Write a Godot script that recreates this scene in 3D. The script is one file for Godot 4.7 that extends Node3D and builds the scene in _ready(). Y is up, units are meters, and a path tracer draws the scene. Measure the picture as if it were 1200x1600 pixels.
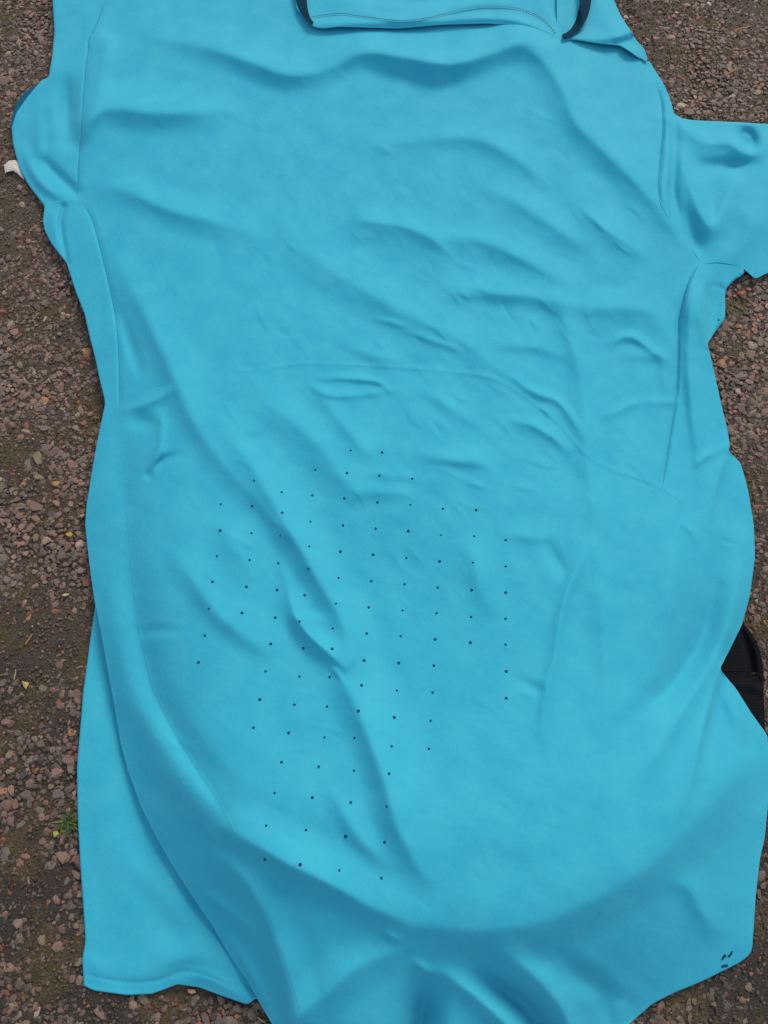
extends Node3D

# ---------------------------------------------------------------- camera geometry
const FOV := 66.0
const TILT := 18.0          # degrees away from straight down
const DIST := 0.62          # metres from the lens to the middle of the shirt
var cam_pos := Vector3.ZERO
var cam_basis := Basis()
var focal := 0.0

var rng := RandomNumberGenerator.new()
var n_big := FastNoiseLite.new()
var n_mid := FastNoiseLite.new()
var n_fine := FastNoiseLite.new()
var M := {}

# plan sheet (1200 x 1600 units, about half a millimetre each) -> point of the place at a height in mm
func lift(px: float, py: float, mm: float) -> Vector3:
	var d := cam_basis * Vector3((px - 600.0) / focal, -(py - 800.0) / focal, -1.0)
	return cam_pos + d * ((mm * 0.001 - cam_pos.y) / d.y)

func plan_of(p: Vector3) -> Vector2:
	var q := cam_basis.inverse() * (p - cam_pos)
	return Vector2(600.0 + q.x / -q.z * focal, 800.0 - q.y / -q.z * focal)

# ---------------------------------------------------------------- outlines and seams: x for every y of the plan
const LUT0 := -90
const LUTN := 900
func lut(a: Array, smooth := 2) -> PackedFloat32Array:
	var r := PackedFloat32Array()
	r.resize(LUTN)
	var k := 0
	for i in LUTN:
		var y := LUT0 + i * 2.0
		while k < a.size() / 2 - 2 and y > a[k * 2]:
			k += 1
		while k > 0 and y < a[k * 2]:
			k -= 1
		var y0: float = a[k * 2]
		var y1: float = a[k * 2 + 2]
		var t := clampf((y - y0) / (y1 - y0), 0.0, 1.0)
		r[i] = lerpf(a[k * 2 + 1], a[k * 2 + 3], t)
	for s in smooth:
		var c := r.duplicate()
		for i in range(2, LUTN - 2):
			r[i] = (c[i - 2] + c[i - 1] + c[i] + c[i + 1] + c[i + 2]) / 5.0
	return r

func at(l: PackedFloat32Array, y: float) -> float:
	var f := clampf((y - LUT0) * 0.5, 0.0, LUTN - 1.001)
	var i := int(f)
	return lerpf(l[i], l[i + 1], f - i)

var SL: PackedFloat32Array
var SR: PackedFloat32Array
var LE: PackedFloat32Array
var RE: PackedFloat32Array
var YK: PackedFloat32Array     # y for every x
var LOUT: PackedFloat32Array
var ROUT: PackedFloat32Array

func make_outlines():
	SL = lut([-90, 176, 0, 165, 25, 156, 50, 146, 60, 138, 75, 139, 100, 135, 150, 131, 200, 128, 250, 124, 308, 121, 318, 128, 330, 138, 350, 147, 380, 155, 400, 160, 450, 172, 500, 182, 550, 186, 600, 187, 650, 187, 700, 191, 800, 198, 900, 205, 980, 215, 1070, 236, 1125, 262, 1190, 300, 1250, 340, 1300, 366, 1400, 410, 1500, 445, 1600, 475, 1710, 500])
	SR = lut([-90, 930, 0, 945, 60, 962, 80, 985, 100, 1011, 130, 1026, 160, 1034, 200, 1036, 250, 1031, 290, 1028, 318, 1031, 330, 1038, 345, 1047, 370, 1067, 390, 1080, 410, 1093, 418, 1089, 435, 1078, 460, 1069, 500, 1060, 560, 1059, 600, 1058, 640, 1054, 680, 1047, 720, 1041, 763, 1035, 1710, 1035])
	LE = lut([-90, 70, 320, 70, 345, 67, 360, 70, 380, 80, 400, 95, 411, 104, 420, 107, 455, 118, 490, 132, 530, 141, 560, 149, 590, 155, 622, 163, 632, 164, 660, 158, 710, 148, 760, 140, 790, 135, 820, 133, 860, 137, 900, 142, 935, 147, 945, 149, 980, 156, 1030, 165, 1100, 178, 1160, 188, 1205, 200, 1260, 220, 1310, 245, 1350, 268, 1400, 300, 1450, 334, 1495, 360, 1530, 385, 1562, 403, 1600, 425, 1710, 480], 0)
	RE = lut([-90, 1010, 360, 1160, 405, 1163, 425, 1165, 433, 1151, 447, 1137, 458, 1134, 495, 1134, 505, 1127, 520, 1116, 535, 1107, 545, 1109, 570, 1115, 600, 1121, 640, 1130, 670, 1137, 695, 1141, 704, 1138, 712, 1147, 722, 1157, 745, 1164, 770, 1170, 820, 1178, 870, 1180, 930, 1172, 975, 1160, 1010, 1143, 1045, 1125, 1053, 1131, 1075, 1150, 1115, 1175, 1148, 1199, 1200, 1204, 1250, 1201, 1310, 1195, 1340, 1188, 1400, 1181, 1478, 1176, 1490, 1173, 1501, 1161, 1510, 1144, 1517, 1130, 1529, 1106, 1539, 1084, 1547, 1062, 1568, 1020, 1600, 985, 1640, 930, 1710, 860], 1)
	YK = lut([-90, 620, 180, 612, 230, 610, 270, 603, 330, 592, 370, 586, 400, 582, 430, 573, 470, 568, 530, 569, 580, 571, 640, 575, 700, 580, 740, 584, 775, 592, 800, 606, 815, 617, 850, 641, 880, 668, 905, 700, 925, 718, 960, 735, 1000, 748, 1035, 763, 1077, 788, 1100, 812, 1125, 843, 1150, 852, 1190, 857, 1710, 857])
	LOUT = lut([-90, 82, 0, 82, 50, 85, 90, 81, 121, 76, 125, 65, 150, 44, 175, 26, 200, 18, 225, 20, 265, 31, 290, 45, 320, 68, 345, 67, 360, 70, 380, 80, 400, 95, 411, 104, 455, 118, 490, 132, 530, 141, 560, 149, 622, 163, 632, 164, 710, 148, 760, 140, 820, 133, 900, 142, 945, 149, 1080, 130, 1200, 120, 1350, 125, 1470, 132, 1530, 130, 1545, 145, 1555, 240, 1565, 395, 1600, 425, 1710, 480], 0)
	ROUT = lut([-90, 930, 0, 960, 40, 984, 70, 1006, 100, 1015, 130, 1036, 165, 1050, 185, 1070, 192, 1290, 390, 1290, 425, 1200, 433, 1178, 458, 1134, 495, 1134, 535, 1107, 600, 1121, 695, 1141, 704, 1138, 722, 1157, 770, 1170, 870, 1180, 930, 1172, 975, 1160, 1045, 1125, 1148, 1199, 1200, 1204, 1310, 1195, 1400, 1181, 1490, 1170, 1530, 1090, 1600, 985, 1640, 930, 1710, 860], 0)

# ---------------------------------------------------------------- height fields of the cloth, in mm
class Field:
	var x0: float
	var y0: float
	var st: float
	var nx: int
	var ny: int
	var h: PackedFloat32Array

	func _init(ax: float, ay: float, bx: float, by: float, step: float, base: float):
		x0 = ax; y0 = ay; st = step
		nx = int((bx - ax) / step) + 2
		ny = int((by - ay) / step) + 2
		h.resize(nx * ny)
		h.fill(base)

	func get_h(px: float, py: float) -> float:
		var fx := clampf((px - x0) / st, 0.0, nx - 1.001)
		var fy := clampf((py - y0) / st, 0.0, ny - 1.001)
		var i := int(fx)
		var j := int(fy)
		fx -= i; fy -= j
		var k := j * nx + i
		return lerpf(lerpf(h[k], h[k + 1], fx), lerpf(h[k + nx], h[k + nx + 1], fx), fy)

	# a fold: a ridge (or valley) along a line; height varies along it, its flanks may differ, "crisp" sharpens the crest
	# flank a lies to the left hand of the direction of travel (above a line drawn to the right), flank b to the right hand
	func fold(c: Array, wa: float, wb: float, crisp: float):
		var pts := PackedVector3Array()
		var n := c.size() / 3
		for i in n - 1:
			var p0 := Vector3(c[maxi(i - 1, 0) * 3], c[maxi(i - 1, 0) * 3 + 1], c[maxi(i - 1, 0) * 3 + 2])
			var p1 := Vector3(c[i * 3], c[i * 3 + 1], c[i * 3 + 2])
			var p2 := Vector3(c[i * 3 + 3], c[i * 3 + 4], c[i * 3 + 5])
			var p3 := Vector3(c[mini(i + 2, n - 1) * 3], c[mini(i + 2, n - 1) * 3 + 1], c[mini(i + 2, n - 1) * 3 + 2])
			for s in 3:
				pts.append(p1.cubic_interpolate(p2, p0, p3, s / 3.0))
		pts.append(Vector3(c[n * 3 - 3], c[n * 3 - 2], c[n * 3 - 1]))
		var w := maxf(wa, wb)
		var lo := Vector2(1e9, 1e9)
		var hi := -lo
		for p in pts:
			lo = lo.min(Vector2(p.x, p.y)); hi = hi.max(Vector2(p.x, p.y))
		var i0 := clampi(int((lo.x - w - x0) / st), 0, nx - 1)
		var i1 := clampi(int((hi.x + w - x0) / st) + 1, 0, nx - 1)
		var j0 := clampi(int((lo.y - w - y0) / st), 0, ny - 1)
		var j1 := clampi(int((hi.y + w - y0) / st) + 1, 0, ny - 1)
		var bw := i1 - i0 + 1
		var bh := j1 - j0 + 1
		if bw <= 1 or bh <= 1:
			return
		var best := PackedFloat32Array(); best.resize(bw * bh); best.fill(1e9)
		var val := PackedFloat32Array(); val.resize(bw * bh)
		for s in pts.size() - 1:
			var a := pts[s]
			var b := pts[s + 1]
			var dx := b.x - a.x
			var dy := b.y - a.y
			var ll := dx * dx + dy * dy
			if ll < 0.001:
				continue
			var l := sqrt(ll)
			var ii0 := clampi(int((minf(a.x, b.x) - w - x0) / st), i0, i1)
			var ii1 := clampi(int((maxf(a.x, b.x) + w - x0) / st) + 1, i0, i1)
			var jj0 := clampi(int((minf(a.y, b.y) - w - y0) / st), j0, j1)
			var jj1 := clampi(int((maxf(a.y, b.y) + w - y0) / st) + 1, j0, j1)
			for j in range(jj0, jj1 + 1):
				var ey := y0 + j * st - a.y
				for i in range(ii0, ii1 + 1):
					var ex := x0 + i * st - a.x
					var t := clampf((ex * dx + ey * dy) / ll, 0.0, 1.0)
					var qx := ex - t * dx
					var qy := ey - t * dy
					var d2 := qx * qx + qy * qy
					if d2 < w * w:
						var k := (j - j0) * bw + i - i0
						if d2 < best[k]:
							best[k] = d2
							var side := clampf((dx * ey - dy * ex) / l / 6.0 * 0.5 + 0.5, 0.0, 1.0)
							var d := sqrt(d2) / lerpf(wa, wb, side)
							if d < 1.0:
								var q := (1.0 - d) * (1.0 - d)
								val[k] = (a.z + (b.z - a.z) * t) * q * lerpf(1.0 + 2.0 * d, 1.0, crisp)
							else:
								val[k] = 0.0
		for j in bh:
			for i in bw:
				if best[j * bw + i] < 1e8:
					h[(j + j0) * nx + i + i0] += val[j * bw + i]

	func blur(r: int, times := 1):
		for t in times:
			for pass_ in 2:
				var o := h.duplicate()
				var n := nx if pass_ == 0 else ny
				var m := ny if pass_ == 0 else nx
				var s := 1 if pass_ == 0 else nx
				var q := nx if pass_ == 0 else 1
				for j in m:
					var base := j * q
					var acc := 0.0
					for i in range(-r, r + 1):
						acc += o[base + clampi(i, 0, n - 1) * s]
					for i in n:
						h[base + i * s] = acc / (2 * r + 1)
						acc += o[base + mini(i + r + 1, n - 1) * s] - o[base + maxi(i - r, 0) * s]

# smooth large form through given heights (thin plate)
func forms(f: Field, c: Array):
	var n := c.size() / 3
	var m := n + 3
	var A := []
	for i in m:
		var row := PackedFloat64Array(); row.resize(m + 1)
		A.append(row)
	for i in n:
		for j in n:
			var r := Vector2(c[i * 3] - c[j * 3], c[i * 3 + 1] - c[j * 3 + 1]).length() / 400.0
			A[i][j] = r * r * log(r + 1e-9) + (0.02 if i == j else 0.0)
		var e := [1.0, c[i * 3] / 400.0, c[i * 3 + 1] / 400.0]
		for k in 3:
			A[i][n + k] = e[k]
			A[n + k][i] = e[k]
		A[i][m] = c[i * 3 + 2]
	for i in m:
		var p := i
		for j in range(i + 1, m):
			if absf(A[j][i]) > absf(A[p][i]):
				p = j
		var tmp = A[i]; A[i] = A[p]; A[p] = tmp
		for j in range(i + 1, m):
			var k: float = A[j][i] / A[i][i]
			if k != 0.0:
				for l in range(i, m + 1):
					A[j][l] -= k * A[i][l]
	var w := PackedFloat64Array(); w.resize(m)
	for i in range(m - 1, -1, -1):
		var s: float = A[i][m]
		for j in range(i + 1, m):
			s -= A[i][j] * w[j]
		w[i] = s / A[i][i]
	var g := Field.new(f.x0, f.y0, f.x0 + f.nx * f.st, f.y0 + f.ny * f.st, 16.0, 0.0)
	for j in g.ny:
		for i in g.nx:
			var x := g.x0 + i * 16.0
			var y := g.y0 + j * 16.0
			var s := w[n] + w[n + 1] * x / 400.0 + w[n + 2] * y / 400.0
			for k in n:
				var r := Vector2(x - c[k * 3], y - c[k * 3 + 1]).length() / 400.0
				s += w[k] * r * r * log(r + 1e-9)
			g.h[j * g.nx + i] = s
	for j in f.ny:
		for i in f.nx:
			f.h[j * f.nx + i] += g.get_h(f.x0 + i * f.st, f.y0 + j * f.st)
	f.blur(4, 2)

# ---------------------------------------------------------------- cloth sheets
# acc collects the arrays of one mesh; where(u, v) gives the plan position; rims roll the edge under
func sheet(acc: Dictionary, f: Field, nu: int, nv: int, where: Callable, raise: float, rim := {}, floor_mm := 0.6):
	var px := []
	var py := []
	var hh := []
	for j in nv + 1:
		var rx := PackedFloat32Array(); var ry := PackedFloat32Array(); var rh := PackedFloat32Array()
		for i in nu + 1:
			var p: Vector2 = where.call(float(i) / nu, float(j) / nv)
			rx.append(p.x); ry.append(p.y)
			rh.append(maxf(f.get_h(p.x, p.y), floor_mm + 1.0) + raise)
		px.append(rx); py.append(ry); hh.append(rh)
	for side in ["left", "right", "top", "bottom"]:
		if not rim.has(side):
			continue
		var r: float = rim[side]
		var rows := px.size()
		var cols: int = px[0].size()
		if side == "left" or side == "right":
			for j in rows:
				var e := 0 if side == "left" else cols - 1
				var k := 3 if side == "left" else cols - 4
				var d := Vector2(px[j][e] - px[j][k], py[j][e] - py[j][k]).normalized()
				var o := roll(Vector2(px[j][e], py[j][e]), d, hh[j][e], r, floor_mm)
				if side == "left":
					o.reverse()
				var rx := PackedFloat32Array(); var ry := PackedFloat32Array(); var rh := PackedFloat32Array()
				for q in o:
					rx.append(q.x); ry.append(q.y); rh.append(q.z)
				if side == "left":
					rx.append_array(px[j]); ry.append_array(py[j]); rh.append_array(hh[j])
					px[j] = rx; py[j] = ry; hh[j] = rh
				else:
					px[j].append_array(rx); py[j].append_array(ry); hh[j].append_array(rh)
		else:
			var e := 0 if side == "top" else rows - 1
			var k := 3 if side == "top" else rows - 4
			var add := []
			for i in cols:
				var d := Vector2(px[e][i] - px[k][i], py[e][i] - py[k][i]).normalized()
				add.append(roll(Vector2(px[e][i], py[e][i]), d, hh[e][i], r, floor_mm))
			for s in add[0].size():
				var rx := PackedFloat32Array(); var ry := PackedFloat32Array(); var rh := PackedFloat32Array()
				for i in cols:
					rx.append(add[i][s].x); ry.append(add[i][s].y); rh.append(add[i][s].z)
				if side == "top":
					px.push_front(rx); py.push_front(ry); hh.push_front(rh)
				else:
					px.append(rx); py.append(ry); hh.append(rh)
	var W: int = px[0].size()
	var H := px.size()
	var base: int = acc.v.size()
	var v := PackedVector3Array(); v.resize(W * H)
	for j in H:
		var a: PackedFloat32Array = px[j]
		var b: PackedFloat32Array = py[j]
		var c: PackedFloat32Array = hh[j]
		for i in W:
			v[j * W + i] = lift(a[i], b[i], c[i])
	var nrm := PackedVector3Array(); nrm.resize(W * H)
	for j in H:
		for i in W:
			var gx := v[j * W + mini(i + 1, W - 1)] - v[j * W + maxi(i - 1, 0)]
			var gy := v[mini(j + 1, H - 1) * W + i] - v[maxi(j - 1, 0) * W + i]
			nrm[j * W + i] = gy.cross(gx).normalized()
	var idx := PackedInt32Array(); idx.resize((W - 1) * (H - 1) * 6)
	var t := 0
	for j in H - 1:
		for i in W - 1:
			var k := base + j * W + i
			idx[t] = k; idx[t + 1] = k + 1; idx[t + 2] = k + W
			idx[t + 3] = k + 1; idx[t + 4] = k + W + 1; idx[t + 5] = k + W
			t += 6
	acc.v.append_array(v); acc.n.append_array(nrm); acc.i.append_array(idx)

func roll(p: Vector2, d: Vector2, h: float, r: float, floor_mm: float) -> Array:
	var rr := minf(r, maxf((h - floor_mm) * 0.5, 0.2))
	var o := []
	for k in range(1, 7):
		var a := k * PI / 6.0
		var q := p + d * (sin(a) * rr * 2.0)
		o.append(Vector3(q.x, q.y, h - rr * (1.0 - cos(a))))
	var q2 := p - d * 6.0
	o.append(Vector3(q2.x, q2.y, maxf(h - 2.0 * rr - 3.0, floor_mm)))
	return o

func fresh() -> Dictionary:
	return {"v": PackedVector3Array(), "n": PackedVector3Array(), "i": PackedInt32Array()}

func obj(called: String, acc: Dictionary, mat: Material, parent: Node) -> MeshInstance3D:
	var arr := []
	arr.resize(Mesh.ARRAY_MAX)
	arr[Mesh.ARRAY_VERTEX] = acc.v
	arr[Mesh.ARRAY_NORMAL] = acc.n
	arr[Mesh.ARRAY_INDEX] = acc.i
	if acc.has("c"):
		arr[Mesh.ARRAY_COLOR] = acc.c
	var m := ArrayMesh.new()
	m.add_surface_from_arrays(Mesh.PRIMITIVE_TRIANGLES, arr)
	return mesh_obj(called, m, mat, parent)

func mesh_obj(called: String, m: Mesh, mat: Material, parent: Node) -> MeshInstance3D:
	var o := MeshInstance3D.new()
	o.name = numbered(called, parent)
	o.mesh = m
	o.material_override = mat
	parent.add_child(o, true)
	return o

var taken := {}
func numbered(called: String, parent: Node) -> String:
	var key := str(parent.get_instance_id()) + called
	var k: int = taken.get(key, 0)
	taken[key] = k + 1
	return called if k == 0 else "%s_%03d" % [called, k]

func thing(called: String, label: String, category: String, where := Vector3.ZERO, group := "") -> Node3D:
	var o := Node3D.new()
	o.name = numbered(called, self)
	add_child(o, true)
	o.position = where
	tag(o, label, category, group)
	return o

func tag(o: Node, label: String, category: String, group := ""):
	o.set_meta("label", label)
	o.set_meta("category", category)
	if group:
		o.set_meta("group", group)

func dark(r: float, g: float, b: float) -> Color:
	return Color(r, g, b).linear_to_srgb()

func noise_tex(freq: float, size: int, lo: Color, hi: Color, sd: int, oct := 4) -> NoiseTexture2D:
	var n := FastNoiseLite.new()
	n.noise_type = FastNoiseLite.TYPE_SIMPLEX_SMOOTH
	n.frequency = freq
	n.seed = sd
	n.fractal_octaves = oct
	var t := NoiseTexture2D.new()
	t.width = size; t.height = size
	t.seamless = true
	t.noise = n
	var g := Gradient.new()
	g.set_color(0, lo); g.set_color(1, hi)
	t.color_ramp = g
	return t

func bump_tex(freq: float, size: int, sd: int, strength: float) -> NoiseTexture2D:
	var n := FastNoiseLite.new()
	n.noise_type = FastNoiseLite.TYPE_SIMPLEX_SMOOTH
	n.frequency = freq
	n.seed = sd
	n.fractal_octaves = 3
	var t := NoiseTexture2D.new()
	t.width = size; t.height = size
	t.seamless = true
	t.as_normal_map = true
	t.bump_strength = strength
	t.noise = n
	return t

func weave_normal() -> ImageTexture:
	# fine ribbed knit: rows of small rounded courses
	var im := Image.create(256, 256, false, Image.FORMAT_RGBA8)
	for y in 256:
		for x in 256:
			var rib := 0.5 + 0.5 * sin(TAU * y / 8.0)
			var wale := 0.5 + 0.5 * sin(TAU * (x / 8.0 + 0.25 * sin(TAU * y / 16.0)))
			var v := 0.75 * rib + 0.25 * wale
			im.set_pixel(x, y, Color(v, v, v))
	im.bump_map_to_normal_map(2.0)
	return ImageTexture.create_from_image(im)

func knit_maps() -> Array:
	# the knit: faint courses, slight unevenness of the dye, fine fuzz; 1024 pixels make 0.2 m
	var n1 := FastNoiseLite.new()
	n1.seed = 5; n1.frequency = 0.006; n1.fractal_octaves = 4
	var n2 := FastNoiseLite.new()
	n2.seed = 6; n2.frequency = 0.05; n2.fractal_octaves = 3
	var r := RandomNumberGenerator.new()
	r.seed = 4
	var N := 1024
	var a1 := n1.get_seamless_image(N, N)
	var a2 := n2.get_seamless_image(N, N)
	var im := Image.create(N, N, false, Image.FORMAT_RGB8)
	var hm := Image.create(N, N, false, Image.FORMAT_RGB8)
	for y in N:
		var rib := sin(TAU * y / 8.0)
		for x in N:
			var lo := a1.get_pixel(x, y).r
			var mi := a2.get_pixel(x, y).r
			var f := r.randf()
			var w := 0.95 + 0.05 * (mi - 0.5) + 0.07 * (f - 0.5)
			var c := Color(0.026, 0.343, 0.515).lerp(Color(0.043, 0.394, 0.540), lo) * w
			im.set_pixel(x, y, c.linear_to_srgb())
			var h := 0.5 + 0.01 * rib + 0.5 * (mi - 0.5) + 0.12 * (f - 0.5)
			hm.set_pixel(x, y, Color(h, h, h))
	hm.bump_map_to_normal_map(3.0)
	return [ImageTexture.create_from_image(im), ImageTexture.create_from_image(hm)]

func make_materials():
	var teal := StandardMaterial3D.new()
	teal.resource_name = "teal_fabric"
	teal.albedo_color = Color.WHITE
	var knit := knit_maps()
	teal.albedo_texture = knit[0]
	teal.uv1_triplanar = true
	teal.uv1_world_triplanar = true
	teal.uv1_scale = Vector3(5, 5, 5)
	teal.roughness = 0.72
	teal.metallic_specular = 0.24
	teal.rim_enabled = true
	teal.rim = 0.1
	teal.rim_tint = 0.6
	teal.normal_enabled = true
	teal.normal_texture = knit[1]
	teal.normal_scale = 0.4
	M.teal = teal
	var navy := StandardMaterial3D.new()
	navy.resource_name = "navy_tape"
	navy.albedo_color = dark(0.006, 0.03, 0.055)
	navy.roughness = 0.8
	navy.metallic_specular = 0.12
	M.navy = navy
	var blue := StandardMaterial3D.new()
	blue.resource_name = "blue_cuff_tape"
	blue.albedo_color = dark(0.006, 0.09, 0.17)
	blue.roughness = 0.8
	blue.metallic_specular = 0.15
	M.cuff = blue
	var thread := StandardMaterial3D.new()
	thread.albedo_color = dark(0.008, 0.11, 0.17)
	thread.roughness = 0.6
	M.thread = thread
	var seam_shade_m := StandardMaterial3D.new()  # thread teal darkened to stand for shadow in the seam ditch
	seam_shade_m.albedo_color = dark(0.018, 0.25, 0.39)
	seam_shade_m.roughness = 0.8
	seam_shade_m.metallic_specular = 0.2
	M.seam = seam_shade_m
	var hole_shade := StandardMaterial3D.new()  # shade inside the air holes, given as a flat colour
	hole_shade.albedo_color = dark(0.006, 0.032, 0.075)
	hole_shade.roughness = 0.9
	hole_shade.metallic_specular = 0.1
	M.hole_shade = hole_shade
	var hole_shade2 := StandardMaterial3D.new()
	hole_shade2.albedo_color = dark(0.01, 0.09, 0.16)
	hole_shade2.roughness = 0.9
	hole_shade2.metallic_specular = 0.1
	M.hole_shade2 = hole_shade2
	var strap := StandardMaterial3D.new()
	strap.albedo_color = dark(0.006, 0.007, 0.009)
	strap.roughness = 0.85
	strap.metallic_specular = 0.2
	strap.normal_enabled = true
	strap.normal_texture = weave_normal()
	strap.uv1_triplanar = true
	strap.uv1_world_triplanar = true
	strap.uv1_scale = Vector3(30, 30, 30)
	M.strap = strap
	var ground := StandardMaterial3D.new()
	ground.resource_name = "tarmac"
	ground.vertex_color_use_as_albedo = true
	ground.albedo_texture = noise_tex(0.06, 1024, Color(0.55, 0.52, 0.5), Color(1.0, 1.0, 1.0), 21, 5)
	ground.uv1_triplanar = true
	ground.uv1_world_triplanar = true
	ground.uv1_scale = Vector3(5, 5, 5)
	ground.roughness = 0.85
	ground.normal_enabled = true
	ground.normal_texture = bump_tex(0.09, 1024, 33, 5.0)
	ground.normal_scale = 1.0
	M.ground = ground
	var grain := noise_tex(0.05, 512, Color(0.6, 0.6, 0.6), Color(1.0, 1.0, 1.0), 41, 5)
	var gbump := bump_tex(0.08, 512, 43, 4.0)
	var st := StandardMaterial3D.new()
	st.resource_name = "stone"
	st.vertex_color_use_as_albedo = true
	st.albedo_texture = grain
	st.uv1_triplanar = true
	st.uv1_world_triplanar = true
	st.uv1_scale = Vector3(25, 25, 25)
	st.roughness = 0.75
	st.normal_enabled = true
	st.normal_texture = gbump
	st.normal_scale = 0.7
	M.stone = st
	M.stones = []
	for c in STONE_COLORS:
		var m: StandardMaterial3D = st.duplicate()
		m.vertex_color_use_as_albedo = false
		m.albedo_color = dark(c[0], c[1], c[2])
		M.stones.append(m)
	var moss := StandardMaterial3D.new()
	moss.vertex_color_use_as_albedo = true
	moss.roughness = 0.9
	moss.metallic_specular = 0.2
	M.moss = moss

# linear base colours with their share
const STONE_COLORS := [
	[0.267, 0.160, 0.130], [0.215, 0.143, 0.118], [0.300, 0.201, 0.160], [0.241, 0.175, 0.141],
	[0.169, 0.122, 0.102], [0.209, 0.164, 0.131], [0.326, 0.197, 0.155], [0.123, 0.090, 0.075],
	[0.259, 0.133, 0.104], [0.391, 0.116, 0.070], [0.483, 0.228, 0.112], [0.391, 0.286, 0.211],
	[0.196, 0.160, 0.155], [0.560, 0.413, 0.319], [0.248, 0.191, 0.123], [0.287, 0.164, 0.141]]
const STONE_SHARE := [14, 14, 9, 11, 12, 9, 7, 9, 4, 1.4, 1.6, 3, 3, 0.8, 4, 8]

func pick_stone() -> int:
	var s := 0.0
	for x in STONE_SHARE:
		s += x
	var r := rng.randf() * s
	for i in STONE_SHARE.size():
		r -= STONE_SHARE[i]
		if r <= 0.0:
			return i
	return 0

# ---------------------------------------------------------------- stones
func chipping(sd: int, cuts: int) -> ArrayMesh:
	var r := RandomNumberGenerator.new()
	r.seed = sd
	var sp := SphereMesh.new()
	sp.radius = 0.5; sp.height = 1.0
	sp.radial_segments = 8; sp.rings = 4
	var arr := sp.surface_get_arrays(0)
	var v: PackedVector3Array = arr[Mesh.ARRAY_VERTEX]
	var idx: PackedInt32Array = arr[Mesh.ARRAY_INDEX]
	var planes := []
	for c in cuts:
		var n := Vector3(r.randf_range(-1, 1), r.randf_range(-0.7, 0.9), r.randf_range(-1, 1)).normalized()
		planes.append([n, r.randf_range(0.2, 0.38)])
	planes.append([Vector3(r.randf_range(-0.25, 0.25), 1, r.randf_range(-0.25, 0.25)).normalized(), r.randf_range(0.2, 0.34)])
	for i in v.size():
		for p in planes:
			var d: float = v[i].dot(p[0]) - p[1]
			if d > 0.0:
				v[i] -= p[0] * d
	var s := SurfaceTool.new()
	s.begin(Mesh.PRIMITIVE_TRIANGLES)
	s.set_smooth_group(-1)
	for k in idx:
		s.add_vertex(v[k])
	s.generate_normals()
	return s.commit()

func covered(p: Vector2, margin: float) -> bool:
	if p.y < -85 or p.y > 1700:
		return false
	return p.x > at(LOUT, p.y) + margin and p.x < at(ROUT, p.y) - margin

func mossy(x: float, z: float) -> float:
	return smoothstep(0.04, 0.36, n_mid.get_noise_2d(x * 1000.0, z * 1000.0) + 0.35 * n_fine.get_noise_2d(x * 2500.0, z * 2500.0))

func shade_damp(x: float, z: float) -> float:  # shade of the person behind the camera, painted into colour, plus some wet
	return smoothstep(-0.12, 0.28, z + 0.10 * n_big.get_noise_2d(x * 1500.0 + 70.0, z * 1500.0))

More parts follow.
